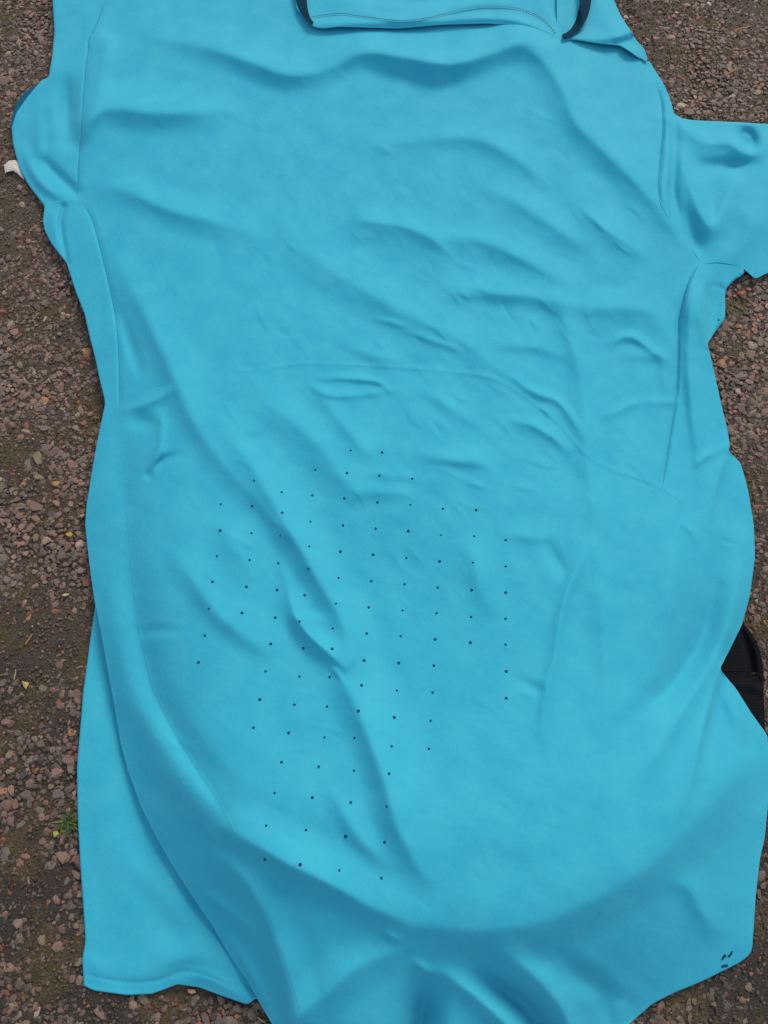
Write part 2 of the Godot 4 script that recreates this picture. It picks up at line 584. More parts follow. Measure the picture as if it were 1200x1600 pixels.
func make_ground():
	# one sheet, fine under the camera and coarser towards the horizon
	var ax := PackedFloat32Array()
	var az := PackedFloat32Array()
	var ext := []
	var s := 0.0045
	var g := 0.0
	while g < 60.0:
		ext.append(g)
		s *= 1.6
		g += s
	for k in range(ext.size() - 1, 0, -1):
		ax.append(-0.62 - ext[k]); az.append(-0.85 - ext[k])
	var q := -0.62
	while q < 0.62:
		ax.append(q); q += 0.0045
	q = -0.85
	while q < 0.62:
		az.append(q); q += 0.0045
	for e in ext:
		ax.append(0.62 + e); az.append(0.62 + e)
	var W := ax.size()
	var H := az.size()
	var acc := fresh()
	var col := PackedColorArray()
	for j in H:
		for i in W:
			var x := ax[i]
			var z := az[j]
			var h := 0.0
			h = 0.0011 * n_fine.get_noise_2d(x * 900.0, z * 900.0) + 0.002 * n_mid.get_noise_2d(x * 400.0, z * 400.0)
			acc.v.append(Vector3(x, h, z))
			var m := mossy(x, z)
			var t := 0.5 + 0.5 * n_big.get_noise_2d(x * 1000.0, z * 1000.0)
			var shade_wet := shade_damp(x, z)
			var tar := Color(0.110, 0.080, 0.058).lerp(Color(0.072, 0.054, 0.043), t).lerp(Color(0.034, 0.028, 0.026), shade_wet * 0.8)  # tar colour carries that painted shade along with the wet
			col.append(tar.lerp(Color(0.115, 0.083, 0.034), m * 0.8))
	acc.n.resize(W * H)
	for j in H:
		for i in W:
			var gx: Vector3 = acc.v[j * W + mini(i + 1, W - 1)] - acc.v[j * W + maxi(i - 1, 0)]
			var gy: Vector3 = acc.v[mini(j + 1, H - 1) * W + i] - acc.v[maxi(j - 1, 0) * W + i]
			acc.n[j * W + i] = gy.cross(gx).normalized()
	for j in H - 1:
		for i in W - 1:
			var k := j * W + i
			acc.i.append_array([k, k + 1, k + W, k + 1, k + W + 1, k + W])
	acc.c = col
	var road := obj("tarmac_ground", acc, M.ground, self)
	road.set_meta("kind", "structure")
	tag(road, "worn dark tarmac with embedded pinkish grey stone chippings and moss", "ground")

	# loose packing of chippings, large first
	var forms_ := []
	for k in 14:
		forms_.append(chipping(100 + k, 6))
	var cell := 0.006
	var grid := {}
	var list := []
	var tries := [[0.0078, 0.0108, 700], [0.0056, 0.0080, 9000], [0.0038, 0.0058, 60000], [0.0022, 0.0040, 240000]]
	for tr in tries:
		for k in tr[2]:
			var p := Vector2(rng.randf_range(-0.72, 0.72), rng.randf_range(-0.95, 0.62))
			var d: float = rng.randf_range(tr[0], tr[1])
			var u := plan_of(Vector3(p.x, 0, p.y))
			if covered(u, 26.0):
				continue
			var m := mossy(p.x, p.y)
			if rng.randf() < m * 0.6:
				continue
			if d < 0.0058 and n_big.get_noise_2d(p.x * 1800.0 + 300.0, p.y * 1800.0) > 0.3 and rng.randf() < 0.35:
				continue
			var ok := true
			var ci := Vector2i(int(floor(p.x / cell)), int(floor(p.y / cell)))
			for a in range(-3, 4):
				for b in range(-3, 4):
					var key := ci + Vector2i(a, b)
					if grid.has(key):
						for o in grid[key]:
							if (o.x - p.x) * (o.x - p.x) + (o.y - p.y) * (o.y - p.y) < pow((o.z + d) * 0.345, 2):
								ok = false
								break
					if not ok:
						break
				if not ok:
					break
			if not ok:
				continue
			if not grid.has(ci):
				grid[ci] = []
			grid[ci].append(Vector3(p.x, p.y, d))
			var asp := rng.randf_range(0.62, 1.0)
			var tall := rng.randf_range(0.45, 0.75)
			var b_ := Basis.from_euler(Vector3(rng.randf_range(-0.3, 0.3), rng.randf() * TAU, rng.randf_range(-0.3, 0.3))) * Basis.from_scale(Vector3(d * 1.55, d * tall * 1.1, d * asp * 1.55))
			var t := Transform3D(b_, Vector3(p.x, d * tall * rng.randf_range(-0.2, 0.04), p.y))
			var seen := u.x > -6 and u.x < 1206 and u.y > -6 and u.y < 1606 and not covered(u, 0.0)
			var dist := cam_pos.distance_to(t.origin)
			list.append([(d / dist) if seen else 0.0, t, pick_stone(), rng.randi() % forms_.size(), rng.randf_range(0.8, 1.25) * (1.0 - 0.3 * shade_damp(p.x, p.y))])  # last value tints the stone, painted shade and wet included
	list.sort_custom(func(a, b): return a[0] > b[0])
	print("stones ", list.size())
	for k in 300:
		var e = list[k]
		var o := mesh_obj("stone", forms_[e[3]], M.stones[e[2]], road)
		o.transform = e[1]
	for f in forms_.size():
		var sub := []
		for k in range(300, list.size()):
			if list[k][3] == f:
				sub.append(list[k])
		var mm := MultiMesh.new()
		mm.transform_format = MultiMesh.TRANSFORM_3D
		mm.use_colors = true
		mm.mesh = forms_[f]
		mm.instance_count = sub.size()
		for k in sub.size():
			mm.set_instance_transform(k, sub[k][1])
			var c = STONE_COLORS[sub[k][2]]
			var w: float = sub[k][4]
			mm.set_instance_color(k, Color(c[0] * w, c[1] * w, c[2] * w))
		cloud("small_stones", mm, M.stone, road)
	# grit between the chippings
	var gm := MultiMesh.new()
	gm.transform_format = MultiMesh.TRANSFORM_3D
	gm.use_colors = true
	gm.mesh = chipping(77, 4)
	var gt := []
	for k in 230000:
		var p := Vector2(rng.randf_range(-0.72, 0.72), rng.randf_range(-0.95, 0.62))
		if covered(plan_of(Vector3(p.x, 0, p.y)), 26.0):
			continue
		var d := 0.0009 + 0.0026 * pow(rng.randf(), 2.0)
		gt.append(Transform3D(Basis.from_euler(Vector3(rng.randf() * 6, rng.randf() * 6, rng.randf() * 6)) * Basis.from_scale(Vector3(d, d * 0.8, d * rng.randf_range(0.6, 1.0))), Vector3(p.x, 0.0011 * n_fine.get_noise_2d(p.x * 900.0, p.y * 900.0) + 0.002 * n_mid.get_noise_2d(p.x * 400.0, p.y * 400.0) + d * 0.15, p.y)))
	gm.instance_count = gt.size()
	for k in gt.size():
		gm.set_instance_transform(k, gt[k])
		var c = STONE_COLORS[pick_stone()]
		var w := rng.randf_range(0.5, 1.2) * (1.0 - 0.35 * shade_damp(gt[k].origin.x, gt[k].origin.z))  # grit takes the same painted shade and wet
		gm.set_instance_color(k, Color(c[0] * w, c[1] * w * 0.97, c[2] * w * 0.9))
	cloud("grit", gm, M.stone, road)
	# moss: short pointed shoots in the hollows
	var bl := SurfaceTool.new()
	bl.begin(Mesh.PRIMITIVE_TRIANGLES)
	for k in 5:
		var a := k * TAU / 5.0
		var o := Vector3(cos(a), 0, sin(a))
		var sd := Vector3(-sin(a), 0, cos(a)) * 0.16
		bl.set_normal((Vector3.UP * 2 - o).normalized())
		bl.add_vertex(sd)
		bl.add_vertex(-sd)
		bl.add_vertex(o * 0.7 + Vector3.UP * 0.9)
	var ms := MultiMesh.new()
	ms.transform_format = MultiMesh.TRANSFORM_3D
	ms.use_colors = true
	ms.mesh = bl.commit()
	var mt := []
	for k in 260000:
		var p := Vector2(rng.randf_range(-0.72, 0.72), rng.randf_range(-0.95, 0.62))
		if rng.randf() > mossy(p.x, p.y) * 0.8:
			continue
		if covered(plan_of(Vector3(p.x, 0, p.y)), 26.0):
			continue
		var d := rng.randf_range(0.0007, 0.0016)
		mt.append(Transform3D(Basis(Vector3.UP, rng.randf() * TAU) * Basis.from_scale(Vector3(d, d, d)), Vector3(p.x, 0.0011 * n_fine.get_noise_2d(p.x * 900.0, p.y * 900.0) + 0.002 * n_mid.get_noise_2d(p.x * 400.0, p.y * 400.0), p.y)))
	ms.instance_count = mt.size()
	for k in mt.size():
		ms.set_instance_transform(k, mt[k])
		var w := rng.randf()
		ms.set_instance_color(k, Color(0.095, 0.066, 0.022).lerp(Color(0.11, 0.115, 0.024), w * w) * rng.randf_range(0.6, 1.25))
	cloud("moss", ms, M.moss, road)
	print("moss ", mt.size(), " grit ", gt.size())

func cloud(called: String, mm: MultiMesh, mat: Material, parent: Node):
	var o := MultiMeshInstance3D.new()
	o.name = numbered(called, parent)
	o.multimesh = mm
	o.material_override = mat
	parent.add_child(o, true)
	o.set_meta("kind", "stuff")

# ---------------------------------------------------------------- the cloth
var body: Field

func make_body_field():
	body = Field.new(-10, -70, 1300, 1690, 2.5, 0.0)
	forms(body, [
		80, -60, 12, 300, -60, 14, 600, -60, 14, 900, -60, 14, 1020, -60, 10,
		85, 60, 10, 30, 200, 7, 60, 290, 7, 120, 120, 15, 125, 290, 12, 75, 350, 8, 110, 430, 9, 145, 560, 9, 160, 630, 10,
		300, 150, 18, 600, 150, 18, 900, 150, 18, 1010, 110, 10, 1045, 160, 10, 1060, 260, 14, 1100, 195, 6, 1200, 200, 6, 1130, 300, 12, 1200, 300, 12, 1170, 425, 5, 1280, 300, 10,
		250, 400, 20, 600, 400, 24, 900, 400, 22, 1040, 430, 18, 1130, 470, 8, 1105, 540, 9,
		250, 650, 26, 600, 640, 33, 600, 745, 41, 620, 880, 37, 450, 760, 36, 740, 760, 40, 900, 650, 28, 1030, 650, 18, 1130, 660, 9, 1160, 760, 9,
		140, 800, 9, 165, 900, 13, 150, 950, 11, 250, 900, 36, 450, 900, 40, 700, 900, 44, 950, 900, 40, 1080, 900, 28, 1172, 880, 10, 1160, 975, 10, 1125, 1045, 10,
		185, 1130, 9.5, 260, 1130, 34, 450, 1150, 50, 700, 1150, 54, 950, 1150, 50, 1060, 1120, 36, 1175, 1120, 9, 1200, 1200, 9,
		205, 1220, 9, 270, 1350, 9.5, 340, 1455, 9, 400, 1555, 8, 440, 1640, 8,
		300, 1230, 42, 360, 1290, 50, 420, 1330, 54, 520, 1380, 56, 640, 1430, 58, 760, 1440, 58, 880, 1410, 56, 980, 1350, 52, 1060, 1280, 44, 1120, 1210, 34,
		330, 1370, 30, 400, 1470, 24, 460, 1420, 46, 560, 1500, 43, 490, 1520, 40, 560, 1580, 39, 380, 1385, 38, 440, 1500, 34, 700, 1530, 39, 600, 1600, 32, 620, 1640, 30, 760, 1580, 30, 840, 1600, 24, 850, 1520, 38, 960, 1470, 36, 1050, 1400, 32, 1120, 1330, 24, 1180, 1320, 8, 1175, 1470, 5, 1080, 1500, 10, 1000, 1540, 9, 900, 1610, 12, 700, 1640, 27, 520, 1620, 34, 1100, 1530, 5])
	var soft := []
	var crisp := []
	for s in FOLDS:
		if s[3] < 0.45:
			soft.append(s)
		else:
			crisp.append(s)
	for s in soft:
		body.fold(stronger(s[0]), s[1], s[2], minf(s[3] + 0.42, 1.0))
	body.blur(2, 1)
	for s in crisp:
		body.fold(stronger(s[0]), s[1], s[2], minf(s[3] + 0.42, 1.0))
	body.blur(1, 1)
	# many small creases of the thin knit
	var r := RandomNumberGenerator.new()
	r.seed = 91
	for k in 340:
		var x := r.randf_range(190, 1120)
		var y := r.randf_range(90, 1420)
		var near := exp(-pow((x - 760.0) / 330.0, 2) - pow((y - 560.0) / 260.0, 2))
		if r.randf() > 0.3 + 0.7 * near:
			continue
		var ang := deg_to_rad(r.randf_range(5, 62))
		if x > 830 and y > 760:
			ang = deg_to_rad(r.randf_range(75, 120))
		if x < 330:
			ang = deg_to_rad(r.randf_range(40, 80))
		var l := r.randf_range(22, 75)
		var e := r.randf_range(0.35, 1.15) * (0.55 + 0.65 * near) * (-1.0 if r.randf() < 0.3 else 1.0)
		var bend := r.randf_range(-0.25, 0.25)
		var d := Vector2(cos(ang), sin(ang))
		var p := Vector2(x, y)
		var q := p + d.rotated(-bend) * l * 0.5
		var q2 := q + d.rotated(bend) * l * 0.5
		body.fold([p.x, p.y, 0, q.x, q.y, e, q2.x, q2.y, 0], r.randf_range(8, 22), r.randf_range(5, 11), 0.9)
	# stitched seams draw the cloth in a little
	seam(SL, 10, 300, -1.5, true)
	seam(SL, 318, 640, -1.4, true)
	seam(SR, 135, 330, -2.0, true)
	seam(SR, 420, 758, -2.4, true)
	seam(YK, 400, 1080, 0.55, false)
	seam(YK, 1120, 1160, -0.7, false)
	# small puckers, stretched along the drape
	for j in body.ny:
		for i in body.nx:
			var x := body.x0 + i * 2.5
			var y := body.y0 + j * 2.5
			var m := exp(-pow((x - 720.0) / 330.0, 2) - pow((y - 560.0) / 300.0, 2))
			var a := (x * 0.82 + y * 0.57)
			var b := (-x * 0.57 + y * 0.82)
			body.h[j * body.nx + i] += (0.6 + 1.1 * m) * n_mid.get_noise_2d(a * 0.30, b * 0.55) + (0.04 + 0.16 * m) * n_fine.get_noise_2d(a * 0.55, b * 0.9)

func stronger(c: Array) -> Array:
	var o := c.duplicate()
	for k in range(2, o.size(), 3):
		o[k] *= 1.35
	return o

func seam(l: PackedFloat32Array, a: float, b: float, mm: float, down: bool):
	var c := []
	var y := a
	while y <= b:
		var e := mm * smoothstep(0.0, 30.0, minf(y - a + 4.0, b - y + 4.0))
		c.append_array([at(l, y), y, e] if down else [y, at(l, y), e])
		y += 14.0
	body.fold(c, 6.0, 6.0, 0.6)

# folds: [x, y, height in mm, ...], flank a, flank b, crispness
const FOLDS := [
	# below the neckline
	[[230, 55, 1, 330, 74, 5, 400, 98, 7.5, 450, 115, 7.5, 510, 106, 6, 565, 80, 8, 630, 88, 10, 700, 99, 11.5, 765, 82, 8, 815, 64, 6, 845, 70, 3], 48, 38, 0.3],
	[[812, 68, 3, 850, 95, 6, 880, 140, 7, 900, 190, 7, 950, 240, 7, 1000, 290, 6, 1040, 340, 4, 1085, 398, 1], 90, 45, 0.4],
	[[135, 192, 3, 170, 168, 6, 230, 174, 7.5, 300, 173, 6, 372, 172, 0], 50, 44, 0.3],
	[[165, 70, 3, 160, 120, 4, 140, 190, 4, 122, 230, 0], 25, 40, 0.3],
	[[150, 290, 1, 200, 298, 4, 260, 325, 5, 330, 345, 4, 400, 365, 1], 40, 35, 0.3],
	[[540, 245, 0, 600, 225, 2, 680, 215, 3, 740, 214, 3.5, 790, 235, 4, 830, 265, 3, 860, 300, 0], 35, 30, 0.3],
	[[545, 342, 0, 580, 346, 4, 640, 355, 5, 690, 385, 3, 720, 420, 0], 40, 45, 0.5],
	[[665, 362, 1, 700, 368, 3, 760, 378, 4, 830, 410, 4, 900, 445, 1], 35, 35, 0.4],
	[[750, 305, 0, 785, 302, 3, 840, 335, 4, 900, 375, 3, 950, 400, 0], 35, 35, 0.3],
	[[895, 310, 1, 930, 345, 4, 975, 378, 4, 1015, 405, 0], 50, 40, 0.5],
	[[680, 452, 0, 740, 456, 4, 810, 460, 5, 870, 470, 3, 900, 478, 0], 45, 28, 0.4],
	[[880, 475, 2, 950, 480, 4, 1010, 485, 3, 1040, 520, 2, 1050, 560, 1], 35, 35, 0.3],
	[[950, 548, 0, 965, 530, 2.5, 990, 527, 3, 1020, 548, 2.5, 1050, 566, 0], 14, 14, 0.6],
	[[950, 553, 0, 1000, 556, 2, 1035, 560, 2, 1040, 600, 2, 1040, 625, 0], 16, 18, 0.4],
	[[930, 655, 0, 960, 645, 1.5, 985, 632, 2, 1010, 628, 1, 1050, 628, 2], 14, 16, 0.5],
	[[870, 470, 1, 890, 520, 4, 908, 590, 4, 915, 660, 4, 918, 720, 4, 930, 790, 3, 935, 900, 2, 945, 1000, 3, 950, 1100, 2, 945, 1200, 0], 30, 35, 0.3],
	[[800, 590, 1, 840, 615, 3, 870, 625, 3, 895, 655, 2, 915, 690, 0], 12, 16, 0.5],
	[[790, 655, 0, 825, 662, 3, 860, 680, 4, 895, 712, 0], 20, 26, 0.5],
	# round the curved seam
	[[480, 592, 0, 530, 590, 2, 580, 594, 3, 606, 602, 0], 10, 10, 0.5],
	[[475, 598, 0, 510, 615, 2.5, 540, 618, 2, 600, 612, 1, 640, 600, 0], 14, 12, 0.5],
	[[505, 622, 2, 540, 665, 3, 566, 700, 3, 590, 708, 0], 25, 30, 0.4],
	[[640, 598, 0, 680, 620, 2.5, 720, 650, 2, 760, 670, 0], 25, 20, 0.4],
	[[640, 705, 0, 690, 718, 3, 740, 722, 3, 775, 728, 0], 30, 14, 0.4],
	[[560, 738, 0, 600, 742, 1.5, 640, 745, 1, 670, 750, 0], 10, 12, 0.4],
	[[560, 768, 1, 610, 770, 2, 650, 775, 0], 20, 14, 0.4],
	[[725, 752, 0, 745, 757, 1.5, 765, 766, 0], 8, 8, 0.5],
	[[580, 497, 0, 610, 503, 1.5, 645, 514, 0], 8, 8, 0.6],
	[[650, 522, 0, 690, 537, 1.5, 722, 550, 0], 8, 10, 0.6],
	[[520, 520, 0, 560, 545, 2, 600, 560, 2, 640, 572, 0], 30, 18, 0.4],
	[[760, 538, 0, 800, 540, 2, 850, 545, 2, 880, 560, 0], 25, 14, 0.4],
	[[430, 340, 0, 500, 410, 3, 600, 470, 4, 700, 520, 4, 780, 575, 3, 840, 620, 0], 50, 45, 0.2],
	# left side
	[[165, 380, 0, 200, 440, 2.5, 240, 520, 5, 272, 590, 5.5, 300, 655, 4.5, 345, 720, 3.5, 400, 780, 3, 440, 830, 2], 70, 34, 0.4],
	[[195, 640, 1, 225, 632, 2, 250, 620, 3, 275, 603, 0], 14, 18, 0.5],
	[[172, 450, 0, 195, 515, -2.5, 213, 565, -3, 222, 600, 0], 16, 14, 0.3],
	[[232, 742, -3, 255, 718, -3, 290, 708, 0], 12, 14, 0.5],
	[[250, 640, 0, 252, 690, 3, 240, 730, 3, 233, 745, 0], 14, 14, 0.5],
	[[200, 650, 0, 225, 660, -3, 245, 650, 0], 25, 25, 0.0],
	[[330, 640, 0, 385, 715, 4, 430, 790, 6, 465, 850, 8, 500, 910, 8, 530, 960, 6, 545, 1010, 4, 545, 1060, 0], 60, 38, 0.35],
	[[380, 580, 0, 430, 640, 3, 490, 690, 4, 530, 740, 4, 560, 790, 0], 50, 45, 0.2],
	[[380, 695, 0, 400, 685, -1.5, 430, 665, 0], 10, 10, 0.4],
	[[440, 880, 1, 452, 930, 3, 464, 968, 7, 490, 1000, 8, 528, 1033, 4, 545, 1050, 0], 40, 26, 0.6],
	[[462, 966, 2, 495, 966, 2, 525, 972, 0], 10, 20, 0.4],
	[[520, 1040, 2, 550, 1090, 6, 575, 1150, 8, 600, 1220, 8, 620, 1290, 7, 650, 1350, 4, 680, 1390, 0], 90, 40, 0.3],
	[[515, 1225, 0, 535, 1270, 3, 570, 1320, 3, 620, 1365, 0], 35, 25, 0.3],
	[[515, 1045, 0, 525, 1050, 2, 540, 1072, 0], 8, 8, 0.6],
	[[260, 850, 0, 300, 905, 3, 340, 960, 4, 390, 1000, 3, 430, 1030, 0], 60, 30, 0.3],
	[[215, 990, 0, 245, 986, -2, 285, 985, 0], 14, 12, 0.3],
	[[330, 800, 0, 370, 860, 3, 400, 910, 0], 50, 40, 0.2],
	[[188, 640, -1, 198, 800, -2, 204, 900, -2.5, 215, 980, -3, 235, 1070, -4, 262, 1125, -5, 300, 1190, -5, 340, 1250, -3.5, 358, 1290, 0], 45, 40, 0.35],
	[[165, 900, 1.5, 180, 980, 2.5, 200, 1060, 3, 235, 1130, 3.5, 290, 1210, 4, 340, 1270, 3, 390, 1330, 0], 46, 60, -0.2],
	[[335, 1285, 1, 400, 1322, 8, 450, 1352, 10, 520, 1385, 9, 580, 1420, 6, 640, 1447, 2], 70, 36, 0.1],
	[[330, 1330, 1, 370, 1360, 5, 410, 1420, 7, 440, 1500, 7, 460, 1580, 6, 470, 1640, 5], 50, 45, 0.2],
	[[320, 1390, 0, 345, 1415, 3, 385, 1445, 3, 405, 1480, 0], 20, 16, 0.4],
	[[340, 1440, 0, 380, 1500, 3, 420, 1580, 2, 430, 1640, 1], 16, 18, 0.4],
	# the rim of what lies underneath
	[[640, 1440, 3, 700, 1450, 5, 770, 1455, 5.5, 850, 1440, 5.5, 920, 1410, 5.5, 990, 1370, 5.5, 1050, 1320, 5, 1110, 1260, 4, 1150, 1210, 4, 1180, 1165, 1], 110, 60, 0.0],
	[[590, 1455, 0, 612, 1463, 1.8, 630, 1474, 0], 14, 12, 0.6],
	[[640, 1497, 0, 660, 1512, 2.4, 680, 1532, 0], 16, 14, 0.6],
	[[669, 1520, 0, 664, 1548, -12, 658, 1585, -19, 650, 1640, -20], 52, 48, 0.2],
	[[730, 1497, -2, 775, 1535, -12, 825, 1575, -15, 870, 1640, -15], 36, 34, 0.1],
	[[690, 1520, 2, 740, 1555, 6, 800, 1610, 6], 25, 25, 0.3],
	[[790, 1490, 2, 840, 1530, 6, 880, 1580, 7, 900, 1640, 7], 35, 35, 0.2],
	[[860, 1480, 0, 900, 1520, -5, 940, 1550, -6, 950, 1600, -4], 35, 35, 0.1],
	[[960, 1555, -1, 985, 1570, -2, 980, 1620, -2], 25, 25, 0.1],
	[[450, 1600, 6, 500, 1560, 6, 560, 1510, 5, 640, 1480, 2], 50, 50, 0.2],
	[[1040, 1380, 0, 1075, 1385, 3, 1100, 1430, 3, 1130, 1470, 0], 40, 30, 0.3],
	# right side
	[[1125, 830, -1, 1115, 890, -4, 1100, 985, -5, 1050, 1067, -5, 1010, 1105, -3, 960, 1150, 0], 35, 35, 0.2],
	[[1160, 850, 2, 1150, 930, 5, 1125, 1010, 6, 1080, 1090, 5, 1030, 1170, 3, 990, 1240, 0], 35, 40, 0.3],
	[[1065, 800, 0, 1055, 880, 3, 1040, 960, 4, 1030, 1030, 3, 1020, 1080, 0], 40, 45, 0.2],
	[[915, 850, 1, 905, 880, 3, 880, 945, 4, 866, 1030, 3, 853, 1085, 3, 845, 1180, 0], 25, 22, 0.5],
	[[800, 1060, 0, 835, 1075, -2, 855, 1088, 0], 16, 16, 0.2],
	[[930, 800, 0, 942, 860, -2, 950, 900, 0], 12, 12, 0.3],
	[[770, 832, 0, 820, 838, 2, 880, 842, 0], 25, 15, 0.3],
	[[850, 840, 0, 872, 880, -3, 885, 905, 0], 18, 18, 0.2],
	[[725, 835, 0, 738, 870, 3, 752, 920, 3, 770, 970, 0], 50, 35, 0.3],
	[[1060, 815, 0, 1080, 830, 2, 1090, 855, 0], 10, 10, 0.5],
	[[1075, 735, 0, 1100, 715, 2, 1140, 695, 1], 14, 14, 0.5],
	[[1138, 702, 2, 1118, 760, 3, 1106, 830, 0], 16, 40, 0.5],
	[[1125, 1045, 4, 1108, 1100, 5, 1092, 1160, 4, 1080, 1220, 2, 1055, 1290, 0], 18, 40, 0.5],
	[[1130, 1070, 2, 1150, 1120, 5, 1160, 1170, 0], 40, 22, 0.3],
	[[1114, 428, 0, 1100, 446, 4, 1096, 470, 6, 1098, 500, 7, 1107, 540, 3], 9, 44, 0.3],
	[[1128, 440, 0, 1120, 470, -3, 1112, 515, -2, 1109, 538, 0], 14, 12, 0.2],
	[[1095, 414, 0, 1080, 445, 3, 1075, 520, 5, 1080, 620, 5, 1090, 700, 3, 1095, 760, 0], 35, 16, 0.3],
	# right sleeve
	[[1043, 150, 0, 1044, 200, 3, 1042, 260, 4, 1038, 300, 3, 1036, 330, 0], 9, 10, 0.2],
	[[1053, 180, -1, 1053, 250, -5, 1050, 300, -6, 1062, 350, -3, 1085, 395, 0], 14, 7, 0.3],
	[[1055, 190, 1, 1080, 207, 4, 1105, 221, 4.5, 1140, 221, 6, 1165, 236, 6, 1182, 236, 3, 1195, 220, 1], 18, 34, 0.35],
	[[1150, 205, 0, 1166, 212, -8, 1172, 224, -9, 1170, 232, -3], 20, 20, 0.1],
	[[1062, 240, 2, 1080, 290, 6, 1100, 340, 7, 1118, 350, 5, 1140, 300, 4, 1150, 270, 0], 25, 34, 0.2],
	[[1075, 255, 0, 1110, 260, -4, 1160, 256, -5, 1195, 250, 0], 18, 26, 0.1],
	[[1068, 320, -1, 1085, 370, -4.5, 1096, 405, -2], 24, 14, 0.2],
	[[1150, 310, 0, 1175, 350, 3, 1150, 400, 1], 30, 30, 0.2],
	# left sleeve and underarm
	[[108, 115, 0, 106, 160, -7, 108, 205, -6, 112, 240, 0], 24, 26, 0.1],
	[[60, 150, 0, 61, 200, 2, 62, 245, 3], 14, 14, 0.3],
	[[62, 245, -2, 85, 270, -5, 118, 302, -4], 16, 10, 0.4],
	[[36, 230, 1, 50, 265, 4, 70, 292, 4, 95, 308, 2], 14, 12, 0.4],
	[[100, 322, -3, 95, 345, -3, 97, 370, -3, 105, 412, -2], 8, 8, 0.5],
	[[80, 325, 0, 84, 350, 2, 88, 385, 1], 10, 10, 0.3]]

func quad_rows(a: PackedFloat32Array, b: PackedFloat32Array, y0: float, y1: float, ia := 0.0, ib := 0.0) -> Callable:
	return func(u: float, v: float) -> Vector2:
		var y := lerpf(y0, y1, v)
		return Vector2(lerpf(at(a, y) + ia, at(b, y) - ib, u), y)

func yoke_u(a: PackedFloat32Array, b: PackedFloat32Array, nu: int, ia: float, ib: float) -> PackedFloat32Array:
	var r := PackedFloat32Array()
	for i in nu + 1:
		var y := 650.0
		for k in 30:
			y = lerpf(y, at(YK, lerpf(at(a, y) + ia, at(b, y) - ib, float(i) / nu)), 0.6)
		r.append(y)
	return r

